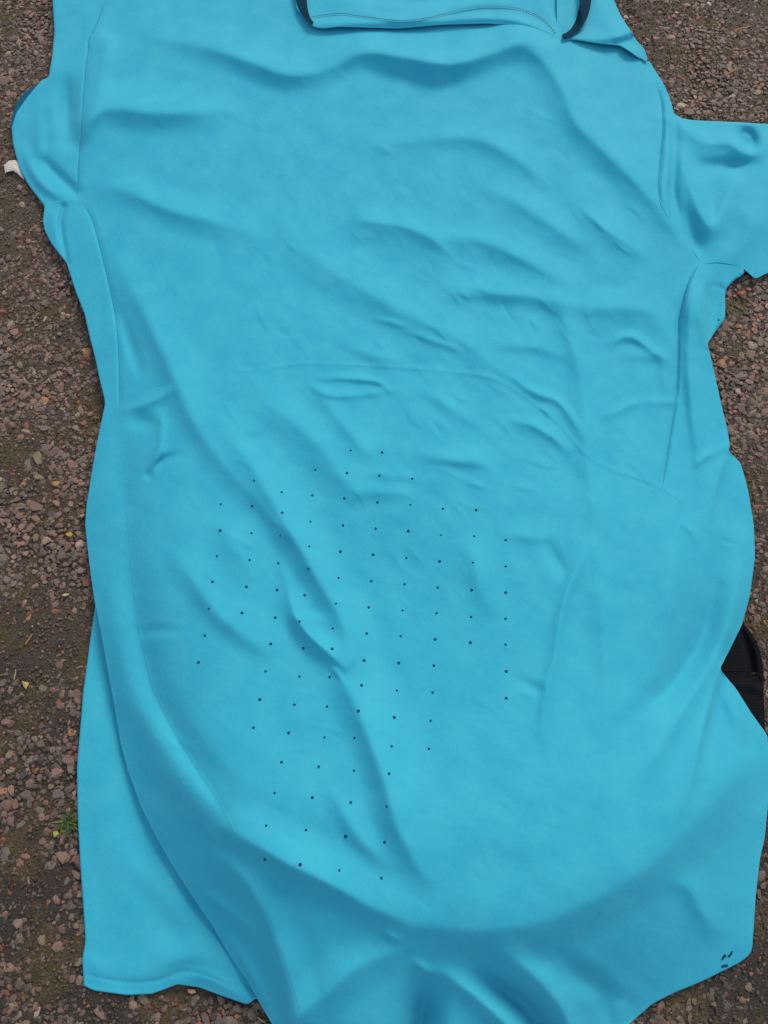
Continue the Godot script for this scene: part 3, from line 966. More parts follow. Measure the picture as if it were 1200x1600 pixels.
func make_shirt():
	make_body_field()
	var shirt := thing("t_shirt", "turquoise short sleeved sports shirt spread face up on the tarmac", "shirt")

	# upper front, from under the neckline down to the curved seam
	var acc := fresh()
	var yu := yoke_u(SL, SR, 360, 0.0, 0.0)
	sheet(acc, body, 360, 270, func(u: float, v: float) -> Vector2:
		var y := lerpf(-60.0, yu[int(round(u * 360))] + 9.0, v)
		return Vector2(lerpf(at(SL, y) - 0.0, at(SR, y), u), y), 0.65, {"left": 0.35, "right": 0.35})
	var upper := obj("upper_panel", acc, M.teal, shirt)

	# lower front with the perforations
	acc = fresh()
	var yl := yoke_u(SL, RE, 400, 0.0, 3.0)
	sheet(acc, body, 400, 420, func(u: float, v: float) -> Vector2:
		var y := lerpf(yl[int(round(u * 400))], 1680.0, v)
		return Vector2(lerpf(at(SL, y), at(RE, y) - 3.0, u), y), 0.8, {"right": 1.4, "top": 0.3})
	var lower := obj("lower_panel", acc, M.teal, shirt)

	# left side panel, its outer edge a fold
	acc = fresh()
	sheet(acc, body, 60, 560, func(u: float, v: float) -> Vector2:
		var y := lerpf(318.0, 1680.0, v)
		y -= 15.0 * pow(u, 1.5) * (1.0 - smoothstep(318.0, 420.0, y))
		return Vector2(lerpf(at(LE, y) + 2.2, at(SL, y) + 3.0, u), y), 0.6, {"left": 1.1, "top": 0.5})
	obj("side_panel", acc, M.teal, shirt)
	# right side panel
	acc = fresh()
	var yb0 := lut([-90, 408, 1095, 411, 1120, 408, 1150, 412, 1166, 424, 1710, 424], 1)
	var yr := yoke_u(SR, RE, 60, 0.0, 5.0)
	sheet(acc, body, 60, 190, func(u: float, v: float) -> Vector2:
		var y := lerpf(at(yb0, lerpf(1091.0, 1160.0, u)) - 8.0, yr[int(round(u * 60))] + 9.0, v)
		return Vector2(lerpf(at(SR, y) - 5.0, at(RE, y) - 5.0, u), y), 0.1, {"right": 2.5})
	obj("side_panel", acc, M.teal, shirt)

	# sleeves
	acc = fresh()
	sheet(acc, body, 64, 170, func(u: float, v: float) -> Vector2:
		var y := lerpf(-60.0, 322.0, v)
		return Vector2(lerpf(at(LOUT, y) + 4.0, at(SL, y) + 4.0, u), y - 14.0 * pow(u, 1.5) * smoothstep(250.0, 322.0, y)), 0.0, {"left": 2.0})
	var sleeve := obj("sleeve", acc, M.teal, shirt)
	# dark tape inside the left cuff
	acc = fresh()
	var cuff := Field.new(0, 120, 100, 220, 3, 4.0)
	var ca := lut([-90, 60, 134, 56, 142, 42, 150, 34, 165, 25, 180, 20, 198, 17, 1710, 17], 1)
	var cb := lut([-90, 90, 134, 70, 150, 62, 175, 50, 198, 40, 1710, 40], 1)
	sheet(acc, cuff, 12, 30, quad_rows(ca, cb, 135.0, 200.0), 0.0, {"left": 0.5})
	obj("cuff_tape", acc, M.cuff, sleeve)

	acc = fresh()
	var ye := lut([-90, 1013, 95, 1013, 100, 1017, 130, 1036, 150, 1045, 165, 1050, 180, 1053, 250, 1053, 300, 1052, 330, 1054, 350, 1058, 1710, 1058], 1)
	sheet(acc, body, 16, 120, quad_rows(SR, ye, 96.0, 356.0, -4.0, 2.0), 0.0, {"right": 1.2})
	var yt := lut([-90, 176, 1045, 172, 1053, 177, 1062, 184, 1075, 187, 1100, 189, 1150, 191, 1200, 194, 1300, 200, 1710, 200], 1)
	var yb := lut([-90, 345, 1045, 345, 1060, 364, 1080, 390, 1095, 411, 1120, 408, 1150, 412, 1166, 424, 1180, 437, 1200, 427, 1300, 372, 1710, 372], 1)
	sheet(acc, body, 100, 100, func(u: float, v: float) -> Vector2:
		var x := lerpf(1046.0, 1290.0, u)
		return Vector2(x, lerpf(at(yt, x) + 3.0, at(yb, x) - 1.0, v)), 0.15, {"top": 1.6})
	obj("sleeve", acc, M.teal, shirt)

	# back of the shirt showing below the left fold, with its hem
	var flap := Field.new(90, 900, 480, 1640, 3, 4.0)
	flap.fold([130, 1000, 0, 145, 1100, 2.5, 155, 1200, 3, 180, 1320, 3, 210, 1430, 2], 60, 60, 0.1)
	flap.fold([180, 1330, 0, 240, 1380, 3, 290, 1440, 3, 330, 1500, 0], 40, 30, 0.3)
	flap.fold([200, 1545, 1, 245, 1520, 4, 270, 1500, 7, 310, 1495, 7, 350, 1510, 4, 385, 1540, 1], 55, 36, 0.3)
	flap.fold([270, 1535, 2, 320, 1525, 5, 370, 1550, 4, 400, 1568, 3], 20, 20, 0.2)
	flap.fold([133, 1490, 0, 145, 1505, 2, 155, 1520, 0], 10, 10, 0.5)
	flap.fold([125, 1540, -1, 200, 1545, -2, 260, 1535, -1], 30, 14, 0.2)
	flap.blur(2, 2)
	flap.fold([136, 1522, -0.3, 160, 1529, -0.9, 200, 1535, -0.9, 240, 1533, -0.9, 264, 1526, -0.9, 287, 1518, -0.9, 320, 1523, -0.9, 350, 1536, -0.9, 380, 1549, -0.5], 5, 5, 0.5)
	var fl := lut([-90, 150, 920, 150, 945, 149, 1000, 141, 1080, 130, 1200, 120, 1280, 121, 1350, 125, 1420, 130, 1468, 133, 1478, 132, 1500, 128, 1530, 130, 1710, 131], 1)
	var fb := lut([-90, 1530, 120, 1530, 132, 1541, 148, 1548, 200, 1555, 240, 1553, 262, 1546, 285, 1538, 320, 1543, 350, 1556, 385, 1570, 403, 1560, 430, 1560, 1710, 1560], 1)
	acc = fresh()
	sheet(acc, flap, 90, 230, func(u: float, v: float) -> Vector2:
		var y0 := lerpf(915.0, 1565.0, v)
		var xr := at(LE, y0) + 30.0
		var x := lerpf(at(fl, y0) + 3.0, xr, u)
		var y := lerpf(915.0, at(fb, x) - 2.0, v)
		x = lerpf(at(fl, y) + 3.0, at(LE, y) + 30.0, u)
		return Vector2(x, y), 0.0, {"left": 1.5, "bottom": 1.0})
	obj("back_panel", acc, M.teal, shirt)

	# far shoulder, rolled over behind the neckline
	var sh := Field.new(850, -80, 1040, 130, 2, 19.0)
	sh.fold([900, 60, 2, 950, 60, 3, 985, 45, 3, 1000, 60, 0], 20, 10, 0.4)
	sh.fold([1012, 98, -8, 1006, 70, -8, 985, 40, -6, 962, 0, -6, 940, -60, -6], 30, 30, 0.1)
	sh.fold([960, 68, -2, 985, 62, -5, 1000, 55, -3], 10, 12, 0.2)
	sh.fold([958, 66, 1, 978, 55, 4, 1000, 52, 1], 8, 10, 0.4)
	sh.blur(1, 2)
	var sb := lut([-90, 62, 880, 62, 900, 62, 935, 68, 955, 70, 968, 72, 985, 82, 1000, 92, 1016, 101, 1710, 101], 1)
	var se := lut([-90, 920, 0, 962, 20, 970, 45, 985, 60, 996, 74, 1010, 90, 1014, 102, 1014, 1710, 1014], 1)
	acc = fresh()
	sheet(acc, sh, 60, 80, func(u: float, v: float) -> Vector2:
		var xr := 1010.0
		var y := 0.0
		var x := 0.0
		for k in 5:
			x = lerpf(870.0, at(se, y) - 4.0, u)
			y = lerpf(-70.0, at(sb, x) - 2.0, v)
		return Vector2(x, y), 0.0, {"right": 2.0, "bottom": 1.4}, 12.0)
	obj("shoulder_panel", acc, M.teal, shirt)

	# neckline: a stitched hem standing a little proud, its inside falling away towards the back
	var nk := Field.new(430, -90, 950, 90, 2, 20.5)
	nk.fold([440, -80, -9, 650, -80, -12, 900, -80, -14], 70, 70, 0.0)
	nk.fold([480, 38, 1, 560, 36, 3, 650, 34, 3, 760, 28, 3, 820, 36, 3, 870, 58, 1], 12, 8, 0.3)
	nk.fold([520, -20, -3, 640, 0, -4, 700, -6, -4, 800, -20, -4], 22, 20, 0.1)
	nk.fold([855, -60, -8, 878, -10, -15, 892, 20, -15, 896, 42, -5], 16, 34, 0.1)
	nk.fold([560, 20, 1, 620, 28, 2.5, 690, 20, 2, 740, 6, 2, 800, 6, 1], 10, 10, 0.3)
	nk.blur(1, 2)
	var nb := lut([-90, 10, 460, 10, 470, 22, 480, 36, 492, 43, 505, 45, 530, 42, 560, 43, 620, 45, 690, 39, 760, 37, 795, 39, 812, 46, 830, 55, 848, 62, 870, 66, 888, 64, 900, 56, 912, 40, 922, 15, 928, 0, 1710, 0], 1)
	acc = fresh()
	sheet(acc, nk, 190, 50, func(u: float, v: float) -> Vector2:
		var x := lerpf(464.0, 918.0, u)
		return Vector2(x, lerpf(-85.0, at(nb, x) - 2.0, v)), 0.0, {"bottom": 1.0, "left": 1.0, "right": 1.0}, 4.0)
	var collar := obj("collar", acc, M.teal, shirt)
	collar.set_meta("label", "turquoise front neckline with a stitched hem")
	# dark tape along both ends of the neckline
	ribbon("neck_tape", nk, PackedVector2Array([Vector2(462, -70), Vector2(466, -30), Vector2(471, 0), Vector2(475, 16), Vector2(481, 29), Vector2(488, 37)]), [9.0, 9.0, 9.0, 8.0, 5.0, 2.0], 1.2, M.navy, collar)
	ribbon("neck_tape", nk, PackedVector2Array([Vector2(914, -70), Vector2(915, -20), Vector2(915, 0), Vector2(912, 18), Vector2(905, 36), Vector2(894, 50), Vector2(880, 57)]), [8.0, 8.0, 8.0, 8.0, 7.5, 5.0, 2.0], 4.5, M.navy, collar)
	# two rows of stitches along the hem
	var line := PackedVector2Array([Vector2(489, 27), Vector2(530, 22), Vector2(560, 26), Vector2(620, 33), Vector2(655, 31), Vector2(690, 24), Vector2(740, 13), Vector2(775, 11), Vector2(808, 14), Vector2(838, 24), Vector2(855, 38), Vector2(868, 54)])
	var stt := SurfaceTool.new()
	stt.begin(Mesh.PRIMITIVE_TRIANGLES)
	var crv := Curve2D.new()
	for k in line.size():
		var tg := (line[mini(k + 1, line.size() - 1)] - line[maxi(k - 1, 0)]) * 0.16
		crv.add_point(line[k], -tg, tg)
	var s := 0.0
	while s < crv.get_baked_length() - 4.0:
		for row in 2:
			var p := crv.sample_baked(s + row * 1.6)
			var q := crv.sample_baked(s + row * 1.6 + 2.9)
			var nr := (q - p).orthogonal().normalized()
			var off := nr * (1.4 if row == 0 else -1.4)
			var b := BoxMesh.new()
			var a3 := lift(p.x + off.x, p.y + off.y, nk.get_h(p.x, p.y) + 0.1)
			var b3 := lift(q.x + off.x, q.y + off.y, nk.get_h(q.x, q.y) + 0.1)
			b.size = Vector3(0.00042, 0.0004, a3.distance_to(b3))
			stt.append_from(b, 0, Transform3D(Basis.looking_at(b3 - a3, Vector3.UP), (a3 + b3) * 0.5))
		s += 4.4
	var sto := mesh_obj("stitching", stt.commit(), M.thread, collar)
	sto.set_meta("kind", "stuff")

	# seam threads, coloured dark to paint the shade of the grooves
	cord("seam", SL, 6.0, 305.0, true, 0.75, 0.00028, M.seam, upper)
	cord("seam", SL, 322.0, 640.0, true, 0.75, 0.00026, M.seam, upper)
	cord("seam", SR, 128.0, 344.0, true, 0.7, 0.00030, M.seam, upper)
	cord("seam", SR, 414.0, 762.0, true, 0.7, 0.00036, M.seam, upper)
	var ub := lut([-90, 412, 1095, 413, 1120, 410, 1150, 414, 1166, 426, 1710, 426], 1)
	cord("seam", ub, 1096.0, 1158.0, false, 0.3, 0.00026, M.seam, upper)
	# laser cut air holes as discs on the cloth, their inner shade painted dark
	var disc := CylinderMesh.new()
	disc.top_radius = 0.5; disc.bottom_radius = 0.5; disc.height = 0.12
	disc.radial_segments = 12; disc.rings = 1
	var k := 0
	for p in HOLES:
		perforation(p[0], p[1], 0.8, disc, lower, rng.randf() < 0.25)
		k += 1
	perforation(1123, 500, 0.1, disc, shirt.get_node("side_panel_001"), false)

	# small emblem by the right hem
	var em := SurfaceTool.new()
	em.begin(Mesh.PRIMITIVE_TRIANGLES)
	em.set_smooth_group(-1)
	for poly in [[572, 522, 600, 512, 612, 490, 645, 466, 628, 434, 604, 458, 596, 480], [664, 478, 694, 474, 716, 440, 732, 396, 706, 408, 690, 438, 668, 458], [577, 590, 662, 574, 664, 602, 580, 618]]:
		var pp := PackedVector2Array()
		for q in poly.size() / 2:
			pp.append(Vector2(1060 + poly[q * 2] / 8.571, 1440 + poly[q * 2 + 1] / 8.571))
		for t in Geometry2D.triangulate_polygon(pp):
			em.add_vertex(lift(pp[t].x, pp[t].y, body.get_h(pp[t].x, pp[t].y) + 1.3))
		for q in pp.size():
			var a := pp[q]
			var b := pp[(q + 1) % pp.size()]
			var a0 := lift(a.x, a.y, body.get_h(a.x, a.y) + 0.8)
			var a1 := lift(a.x, a.y, body.get_h(a.x, a.y) + 1.3)
			var b0 := lift(b.x, b.y, body.get_h(b.x, b.y) + 0.8)
			var b1 := lift(b.x, b.y, body.get_h(b.x, b.y) + 1.3)
			for w in [a0, a1, b0, a1, b1, b0]:
				em.add_vertex(w)
	em.generate_normals()
	mesh_obj("hem_emblem", em.commit(), M.navy, lower)

func cord(called: String, l: PackedFloat32Array, a: float, b: float, down: bool, raise: float, radius: float, mat: Material, parent: Node):
	var st := SurfaceTool.new()
	st.begin(Mesh.PRIMITIVE_TRIANGLES)
	var prev := []
	var n := int((b - a) / 3.0)
	for k in n + 1:
		var t := lerpf(a, b, float(k) / n)
		var t2 := t + 2.0
		var p := Vector2(at(l, t), t) if down else Vector2(t, at(l, t))
		var q := Vector2(at(l, t2), t2) if down else Vector2(t2, at(l, t2))
		var c := lift(p.x, p.y, body.get_h(p.x, p.y) + raise)
		var d := (lift(q.x, q.y, body.get_h(q.x, q.y) + raise) - c).normalized()
		var sd := d.cross(Vector3.UP).normalized()
		var up := sd.cross(d)
		var r := radius * clampf(minf(k, n - k) / 8.0, 0.1, 1.0)
		var ring := []
		for w in 5:
			var g := w * PI / 4.0
			var o := sd * cos(g) + up * sin(g)
			ring.append([c + o * r, o])
		if k > 0:
			for w in 4:
				for v in [prev[w], prev[w + 1], ring[w], prev[w + 1], ring[w + 1], ring[w]]:
					st.set_normal(v[1])
					st.add_vertex(v[0])
		prev = ring
	mesh_obj(called, st.commit(), mat, parent)

func perforation(x: float, y: float, raise: float, disc: Mesh, parent: Node, pale: bool):
	var a := lift(x, y, maxf(body.get_h(x, y), 1.6) + raise)
	var dx := lift(x + 3, y, body.get_h(x + 3, y) + raise) - lift(x - 3, y, body.get_h(x - 3, y) + raise)
	var dy := lift(x, y + 3, body.get_h(x, y + 3) + raise) - lift(x, y - 3, body.get_h(x, y - 3) + raise)
	var n := dy.cross(dx).normalized()
	var o := mesh_obj("perforation", disc, M.hole_shade2 if pale else M.hole_shade, parent)
	var xx := dx.normalized()
	var r := 0.0019 * rng.randf_range(0.75, 1.1)
	o.transform = Transform3D(Basis(xx * r, n * r, xx.cross(n).normalized() * r), a + n * 0.00008)

func ribbon(called: String, f: Field, line: PackedVector2Array, half: Array, raise: float, mat: Material, parent: Node):
	var acc := fresh()
	var crv := Curve2D.new()
	for k in line.size():
		var tg := (line[mini(k + 1, line.size() - 1)] - line[maxi(k - 1, 0)]) * 0.16
		crv.add_point(line[k], -tg, tg)
	var total := crv.get_baked_length()
	sheet(acc, f, 8, 50, func(u: float, v: float) -> Vector2:
		var p := crv.sample_baked(v * total)
		var q := crv.sample_baked(minf(v * total + 2.0, total))
		var q0 := crv.sample_baked(maxf(v * total - 2.0, 0.0))
		var t := (q - q0).normalized()
		var fk := v * (half.size() - 1)
		var i := mini(int(fk), half.size() - 2)
		var w := lerpf(half[i], half[i + 1], fk - i)
		return p + Vector2(t.y, -t.x) * w * (u * 2.0 - 1.0) * -1.0, raise, {"left": 0.4, "right": 0.4}, 14.0)
	obj(called, acc, mat, parent)

const HOLES := [[548, 704], [597, 707], [493, 734], [542, 739], [593, 743], [644, 748],
	[397, 751], [440, 769], [488, 774], [538, 779], [590, 785], [641, 789], [692, 795], [744, 797],
	[345, 788], [394, 791], [441, 801], [485, 815], [536, 821], [587, 826], [638, 830], [689, 836], [741, 838], [790, 844],
	[344, 829], [393, 833], [438, 837], [483, 854], [532, 862], [583, 867], [635, 872], [687, 877], [739, 879], [790, 885],
	[339, 869], [390, 875], [435, 880], [482, 889], [529, 903], [580, 908], [632, 913], [684, 918], [737, 922], [790, 926],
	[332, 909], [385, 917], [433, 922], [476, 930], [525, 943], [576, 949], [629, 954], [682, 958], [736, 964], [790, 967],
	[326, 951], [378, 958], [430, 965], [468, 971], [520, 982], [573, 990], [626, 994], [680, 999], [735, 1004], [790, 1007],
	[320, 993], [423, 1006], [474, 1013], [519, 1014], [569, 1032], [623, 1036], [678, 1040], [791, 1049],
	[310, 1035], [415, 1049], [468, 1057], [515, 1058], [565, 1071], [620, 1079], [676, 1082], [791, 1091],
	[406, 1093], [460, 1101], [511, 1104], [560, 1111], [616, 1121], [673, 1126],
	[396, 1137], [451, 1145], [507, 1152], [554, 1153], [612, 1166], [670, 1170],
	[440, 1191], [498, 1198], [553, 1204], [608, 1209], [429, 1239], [488, 1246], [548, 1254], [604, 1260],
	[416, 1290], [478, 1297], [540, 1307], [601, 1316], [414, 1343], [469, 1351], [530, 1360], [596, 1372]]

# ---------------------------------------------------------------- small things round the shirt
func make_strap():
	var f := Field.new(1060, 940, 1240, 1200, 2, 7.0)
	f.fold([1150, 962, 0, 1178, 1000, 1, 1187, 1045, 1, 1184, 1075, 0], 10, 12, 0.1)
	f.fold([1160, 990, -2, 1172, 1020, -5, 1176, 1050, -5, 1168, 1070, -1], 9, 12, 0.2)
	f.fold([1130, 1075, 1, 1165, 1068, 3, 1190, 1078, 2], 8, 16, 0.3)
	f.blur(1, 1)
	var a := lut([-90, 1085, 955, 1085, 1170, 1120, 1710, 1120], 1)
	var b := lut([-90, 1130, 955, 1138, 975, 1163, 990, 1176, 1015, 1188, 1045, 1194, 1070, 1194, 1085, 1194, 1140, 1196, 1180, 1196, 1710, 1196], 1)
	var acc := fresh()
	# two lengths with a slit between them, where the webbing doubles back
	sheet(acc, f, 50, 44, quad_rows(a, b, 958.0, 1049.0, 0.0, 2.0), 0.0, {"right": 0.7, "top": 0.7, "bottom": 0.5})
	var c := lut([-90, 1168, 1040, 1169, 1062, 1179, 1710, 1179], 1)
	var c2 := lut([-90, 1180, 1040, 1181, 1062, 1189, 1710, 1189], 1)
	sheet(acc, f, 30, 12, quad_rows(a, c, 1046.0, 1064.0, 0.0, 1.0), -0.4, {"right": 0.5})
	sheet(acc, f, 6, 12, quad_rows(c2, b, 1046.0, 1064.0, 1.0, 2.0), -0.4, {"left": 0.4, "right": 0.7})
	var root := thing("webbing_strap", "black webbing strap looping out from under the right edge of the shirt", "strap")
	obj("loop", acc, M.strap, root)
	acc = fresh()
	sheet(acc, f, 50, 50, quad_rows(a, b, 1062.0, 1178.0, 0.0, 2.0), -0.8, {"right": 0.7, "top": 0.6})
	obj("tail", acc, M.strap, root)

func simple(r: float, g: float, b: float, rough := 0.8) -> StandardMaterial3D:
	var m := StandardMaterial3D.new()
	m.albedo_color = dark(r, g, b)
	m.roughness = rough
	m.albedo_texture = noise_tex(0.05, 128, Color(0.72, 0.72, 0.72), Color.WHITE, 71)
	m.uv1_triplanar = true
	m.uv1_world_triplanar = true
	m.uv1_scale = Vector3(60, 60, 60)
	return m

func flake(called: String, outline: Array, thick: float, rise: float, mat: Material, label: String, category: String):
	# a thin irregular piece lying on the stones: domed a little, with a real edge
	var c := Vector2.ZERO
	var n := outline.size() / 2
	for k in n:
		c += Vector2(outline[k * 2], outline[k * 2 + 1]) / n
	var s := SurfaceTool.new()
	s.begin(Mesh.PRIMITIVE_TRIANGLES)
	s.set_smooth_group(-1)
	var org := lift(c.x, c.y, 0)
	for k in n:
		var a := Vector2(outline[k * 2], outline[k * 2 + 1])
		var b := Vector2(outline[(k + 1) % n * 2], outline[(k + 1) % n * 2 + 1])
		var ia := c.lerp(a, 0.75)
		var ib := c.lerp(b, 0.75)
		var h := rise + thick
		var ha := h + 0.25 * sin(k * 2.1)
		var hb := h + 0.25 * sin((k + 1) % n * 2.1)
		var C := lift(c.x, c.y, h + thick * 0.5) - org
		var A1 := lift(ia.x, ia.y, ha) - org
		var B1 := lift(ib.x, ib.y, hb) - org
		var A := lift(a.x, a.y, ha - thick * 0.5) - org
		var B := lift(b.x, b.y, hb - thick * 0.5) - org
		var A0 := lift(a.x, a.y, rise - 0.6) - org
		var B0 := lift(b.x, b.y, rise - 0.6) - org
		for v in [C, A1, B1, A1, A, B1, B1, A, B, A, A0, B, B, A0, B0]:
			s.add_vertex(v)
	s.generate_normals()
	var o := mesh_obj(called, s.commit(), mat, self)
	o.position = org
	tag(o, label, category)
	return o

func stalk(called: String, pts: Array, radius: float, mat: Material, label: String, category: String):
	var crv := Curve3D.new()
	var org := lift(pts[0], pts[1], 0)
	var p := []
	for k in pts.size() / 3:
		p.append(lift(pts[k * 3], pts[k * 3 + 1], pts[k * 3 + 2]) - org)
	for k in p.size():
		var tg: Vector3 = (p[mini(k + 1, p.size() - 1)] - p[maxi(k - 1, 0)]) * 0.16
		crv.add_point(p[k], -tg, tg)
	crv.bake_interval = 0.0008
	var L := crv.get_baked_length()
	var s := SurfaceTool.new()
	s.begin(Mesh.PRIMITIVE_TRIANGLES)
	var N := 16
	var rings := []
	for k in N + 1:
		var c := crv.sample_baked(L * k / N)
		var d := crv.sample_baked(minf(L, L * k / N + 0.0005)) - crv.sample_baked(maxf(0.0, L * k / N - 0.0005))
		d = d.normalized()
		var sd := d.cross(Vector3.UP).normalized()
		var up := sd.cross(d)
		var r := radius * (1.0 - 0.55 * k / N) * (1.0 + 0.15 * sin(k * 2.3)) * (0.3 if k == 0 or k == N else 1.0)
		var ring := []
		for q in 7:
			ring.append([c + (sd * cos(q * TAU / 6) + up * sin(q * TAU / 6)) * r, sd * cos(q * TAU / 6) + up * sin(q * TAU / 6)])
		rings.append(ring)
	for k in N:
		for q in 6:
			for w in [rings[k][q], rings[k][q + 1], rings[k + 1][q], rings[k][q + 1], rings[k + 1][q + 1], rings[k + 1][q]]:
				s.set_normal(w[1])
				s.add_vertex(w[0])
	var o := mesh_obj(called, s.commit(), mat, self)
	o.position = org
	tag(o, label, category)

func make_tuft():
	var org := lift(108, 1288, 0)
	var t := thing("grass_tuft", "small green grass tuft growing at the shirt's lower left edge", "grass tuft", org)
	var mats := [simple(0.05, 0.11, 0.02), simple(0.07, 0.145, 0.022), simple(0.17, 0.18, 0.03), simple(0.04, 0.085, 0.018)]
	for k in 46:
		var a := rng.randf() * TAU
		var l := rng.randf_range(0.004, 0.0095)
		var up := rng.randf_range(0.35, 1.1)
		var w := rng.randf_range(0.0004, 0.0008)
		var d := Vector3(cos(a), 0, sin(a))
		var sd := Vector3(-sin(a), 0, cos(a))
		var s := SurfaceTool.new()
		s.begin(Mesh.PRIMITIVE_TRIANGLES)
		var rows := []
		for q in 5:
			var f := q / 4.0
			var c := d * (l * f) + Vector3.UP * (l * up * (f - 0.55 * f * f) + 0.001)
			var ww := w * (1.0 - f * f) + 0.00006
			rows.append([c + sd * ww, c - Vector3.UP * ww * 0.5, c - sd * ww])
		for q in 4:
			for h in 2:
				for p in [rows[q][h], rows[q + 1][h], rows[q][h + 1], rows[q][h + 1], rows[q + 1][h], rows[q + 1][h + 1]]:
					s.add_vertex(p)
		s.generate_normals()
		var o := mesh_obj("blade", s.commit(), mats[[0, 0, 1, 1, 3, 2][rng.randi() % 6]], t)
		o.position = Vector3(rng.randf_range(-0.004, 0.003), 0, rng.randf_range(-0.0035, 0.0035))

func make_debris():
	var chalk := simple(0.62, 0.58, 0.54)
	flake("pale_fragment", [6, 258, 14, 251, 24, 250, 32, 254, 36, 268, 38, 282, 28, 272, 20, 267, 8, 270], 1.6, 2.0, chalk, "pale chalky white fragment poking out from under the left sleeve", "fragment")
	var yellow := simple(0.50, 0.34, 0.05)
	var straw := simple(0.42, 0.30, 0.12)
	var orange := simple(0.45, 0.22, 0.06)
	flake("leaf_fragment", [104, 833, 110, 831, 114, 835, 110, 839, 104, 837], 0.5, 2.6, yellow, "tiny yellow leaf fragment lying left of the shirt's waist", "leaf fragment")
	flake("leaf_fragment", [124, 806, 131, 801, 133, 805, 128, 809], 0.5, 2.6, straw, "tan leaf fragment touching the shirt's left edge near the waist", "leaf fragment")
	flake("leaf_fragment", [95, 930, 103, 927, 109, 928, 102, 932], 0.4, 2.8, simple(0.6, 0.5, 0.22), "slender pale yellow leaf beside the mossy patch left of the shirt", "leaf fragment")
	flake("leaf_fragment", [34, 1064, 41, 1066, 46, 1067, 43, 1072, 41, 1077, 37, 1073], 0.5, 2.2, simple(0.55, 0.42, 0.12), "crumpled yellow leaf scrap far left of the lower fold", "leaf fragment")
	flake("leaf_fragment", [83, 1300, 89, 1298, 92, 1302, 88, 1307, 84, 1309], 0.5, 2.2, simple(0.40, 0.40, 0.06), "yellow green leaf at the foot of the grass tuft", "leaf fragment")
	flake("stone_chip", [293, 1545, 305, 1546, 306, 1551, 300, 1553, 294, 1551], 0.6, 1.6, simple(0.55, 0.30, 0.18), "salmon coloured chip just below the shirt's wavy left hem", "fragment")
	flake("leaf_fragment", [401, 1588, 408, 1592, 415, 1598, 409, 1597], 0.4, 1.8, simple(0.5, 0.42, 0.1), "yellow leaf sliver below the fold at the bottom edge", "leaf fragment")
	stalk("straw", [40, 1007, 2.5, 45, 999, 3.2, 51, 990, 3.0], 0.0009, orange, "short orange straw lying left of the shirt's lower fold", "straw")
	stalk("straw", [1131, 118, 3.0, 1142, 113, 3.6, 1153, 108, 3.2, 1162, 107, 3.0], 0.0008, orange, "orange straw above the right sleeve among the stones", "straw")
	stalk("twig", [1150, 47, 3.0, 1158, 44, 3.8, 1166, 43, 3.8, 1176, 40, 3.0], 0.0007, straw, "thin brown twig in the upper right corner", "twig")
	stalk("twig", [1132, 75, 3.0, 1142, 78, 4.0, 1150, 84, 3.6, 1158, 92, 3.0], 0.0009, simple(0.28, 0.17, 0.08), "curved brown twig above the right sleeve beside mossy stones", "twig")
	stalk("root_thread", [36, 588, 3.0, 41, 596, 3.5, 50, 600, 3.5, 60, 597, 3.6, 74, 598, 3.0], 0.0006, simple(0.34, 0.26, 0.18), "thin pale curled root thread left of the shirt's chest", "root")
	stalk("root_thread", [22, 1062, 2.5, 24, 1052, 3.2, 25, 1045, 2.6], 0.0006, simple(0.45, 0.36, 0.2), "short pale dry stalk at the far left edge", "stalk")

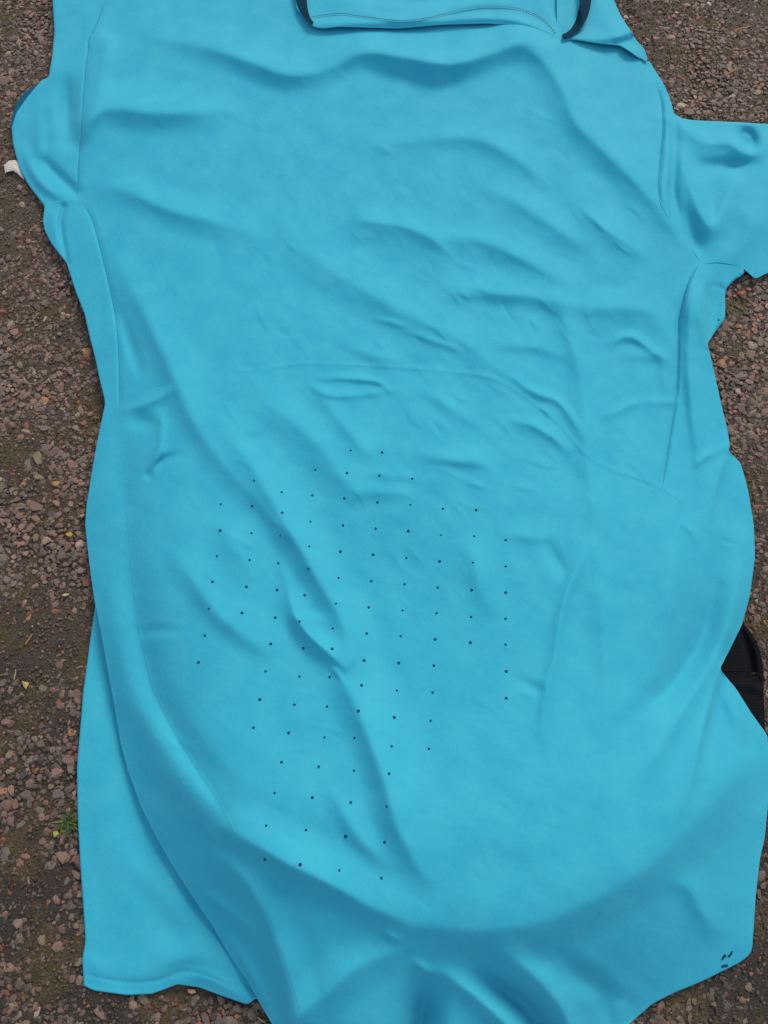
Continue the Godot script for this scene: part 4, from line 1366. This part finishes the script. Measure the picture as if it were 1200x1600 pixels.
# ---------------------------------------------------------------- the scene
func _ready():
	rng.seed = 20240611
	focal = 800.0 / tan(deg_to_rad(FOV * 0.5))
	cam_pos = Vector3(0, DIST * cos(deg_to_rad(TILT)), DIST * sin(deg_to_rad(TILT)))
	cam_basis = Basis(Vector3.RIGHT, -PI / 2 + deg_to_rad(TILT))
	var cam := Camera3D.new()
	cam.name = "camera"
	cam.fov = FOV
	cam.near = 0.02
	cam.far = 200.0
	add_child(cam)
	cam.transform = Transform3D(cam_basis, cam_pos)
	cam.current = true

	var env := Environment.new()
	env.background_mode = Environment.BG_SKY
	var sky := Sky.new()
	var sm := ProceduralSkyMaterial.new()
	sm.sky_top_color = Color(0.79, 0.84, 0.90)
	sm.sky_horizon_color = Color(0.84, 0.86, 0.89)
	sm.sky_curve = 0.2
	sm.ground_bottom_color = Color(0.3, 0.28, 0.27)
	sm.ground_horizon_color = Color(0.6, 0.6, 0.6)
	sm.sun_angle_max = 0.0
	sky.sky_material = sm
	env.sky = sky
	env.background_energy_multiplier = 0.47
	env.tonemap_mode = Environment.TONE_MAPPER_LINEAR
	env.tonemap_exposure = 2.06
	env.sdfgi_enabled = true
	env.ssao_enabled = true
	env.ssil_enabled = true
	var we := WorldEnvironment.new()
	we.name = "world"
	we.environment = env
	add_child(we)

	var sun := DirectionalLight3D.new()
	sun.name = "sun"
	sun.light_energy = 0.5
	sun.light_color = Color(1.0, 0.95, 0.87)
	sun.light_angular_distance = 24.0
	sun.shadow_enabled = true
	add_child(sun)
	sun.look_at_from_position(Vector3(0.5, 0.88, -1.1), Vector3.ZERO, Vector3.UP)

	for n in [n_big, n_mid, n_fine]:
		n.noise_type = FastNoiseLite.TYPE_SIMPLEX_SMOOTH
	n_big.seed = 3; n_big.frequency = 0.006; n_big.fractal_octaves = 3
	n_mid.seed = 8; n_mid.frequency = 0.018; n_mid.fractal_octaves = 3
	n_fine.seed = 12; n_fine.frequency = 0.06; n_fine.fractal_octaves = 3

	make_materials()
	make_outlines()
	var t0 := Time.get_ticks_msec()
	make_ground()
	print("ground ", Time.get_ticks_msec() - t0)
	t0 = Time.get_ticks_msec()
	make_shirt()
	print("shirt ", Time.get_ticks_msec() - t0)
	make_strap()
	make_tuft()
	make_debris()
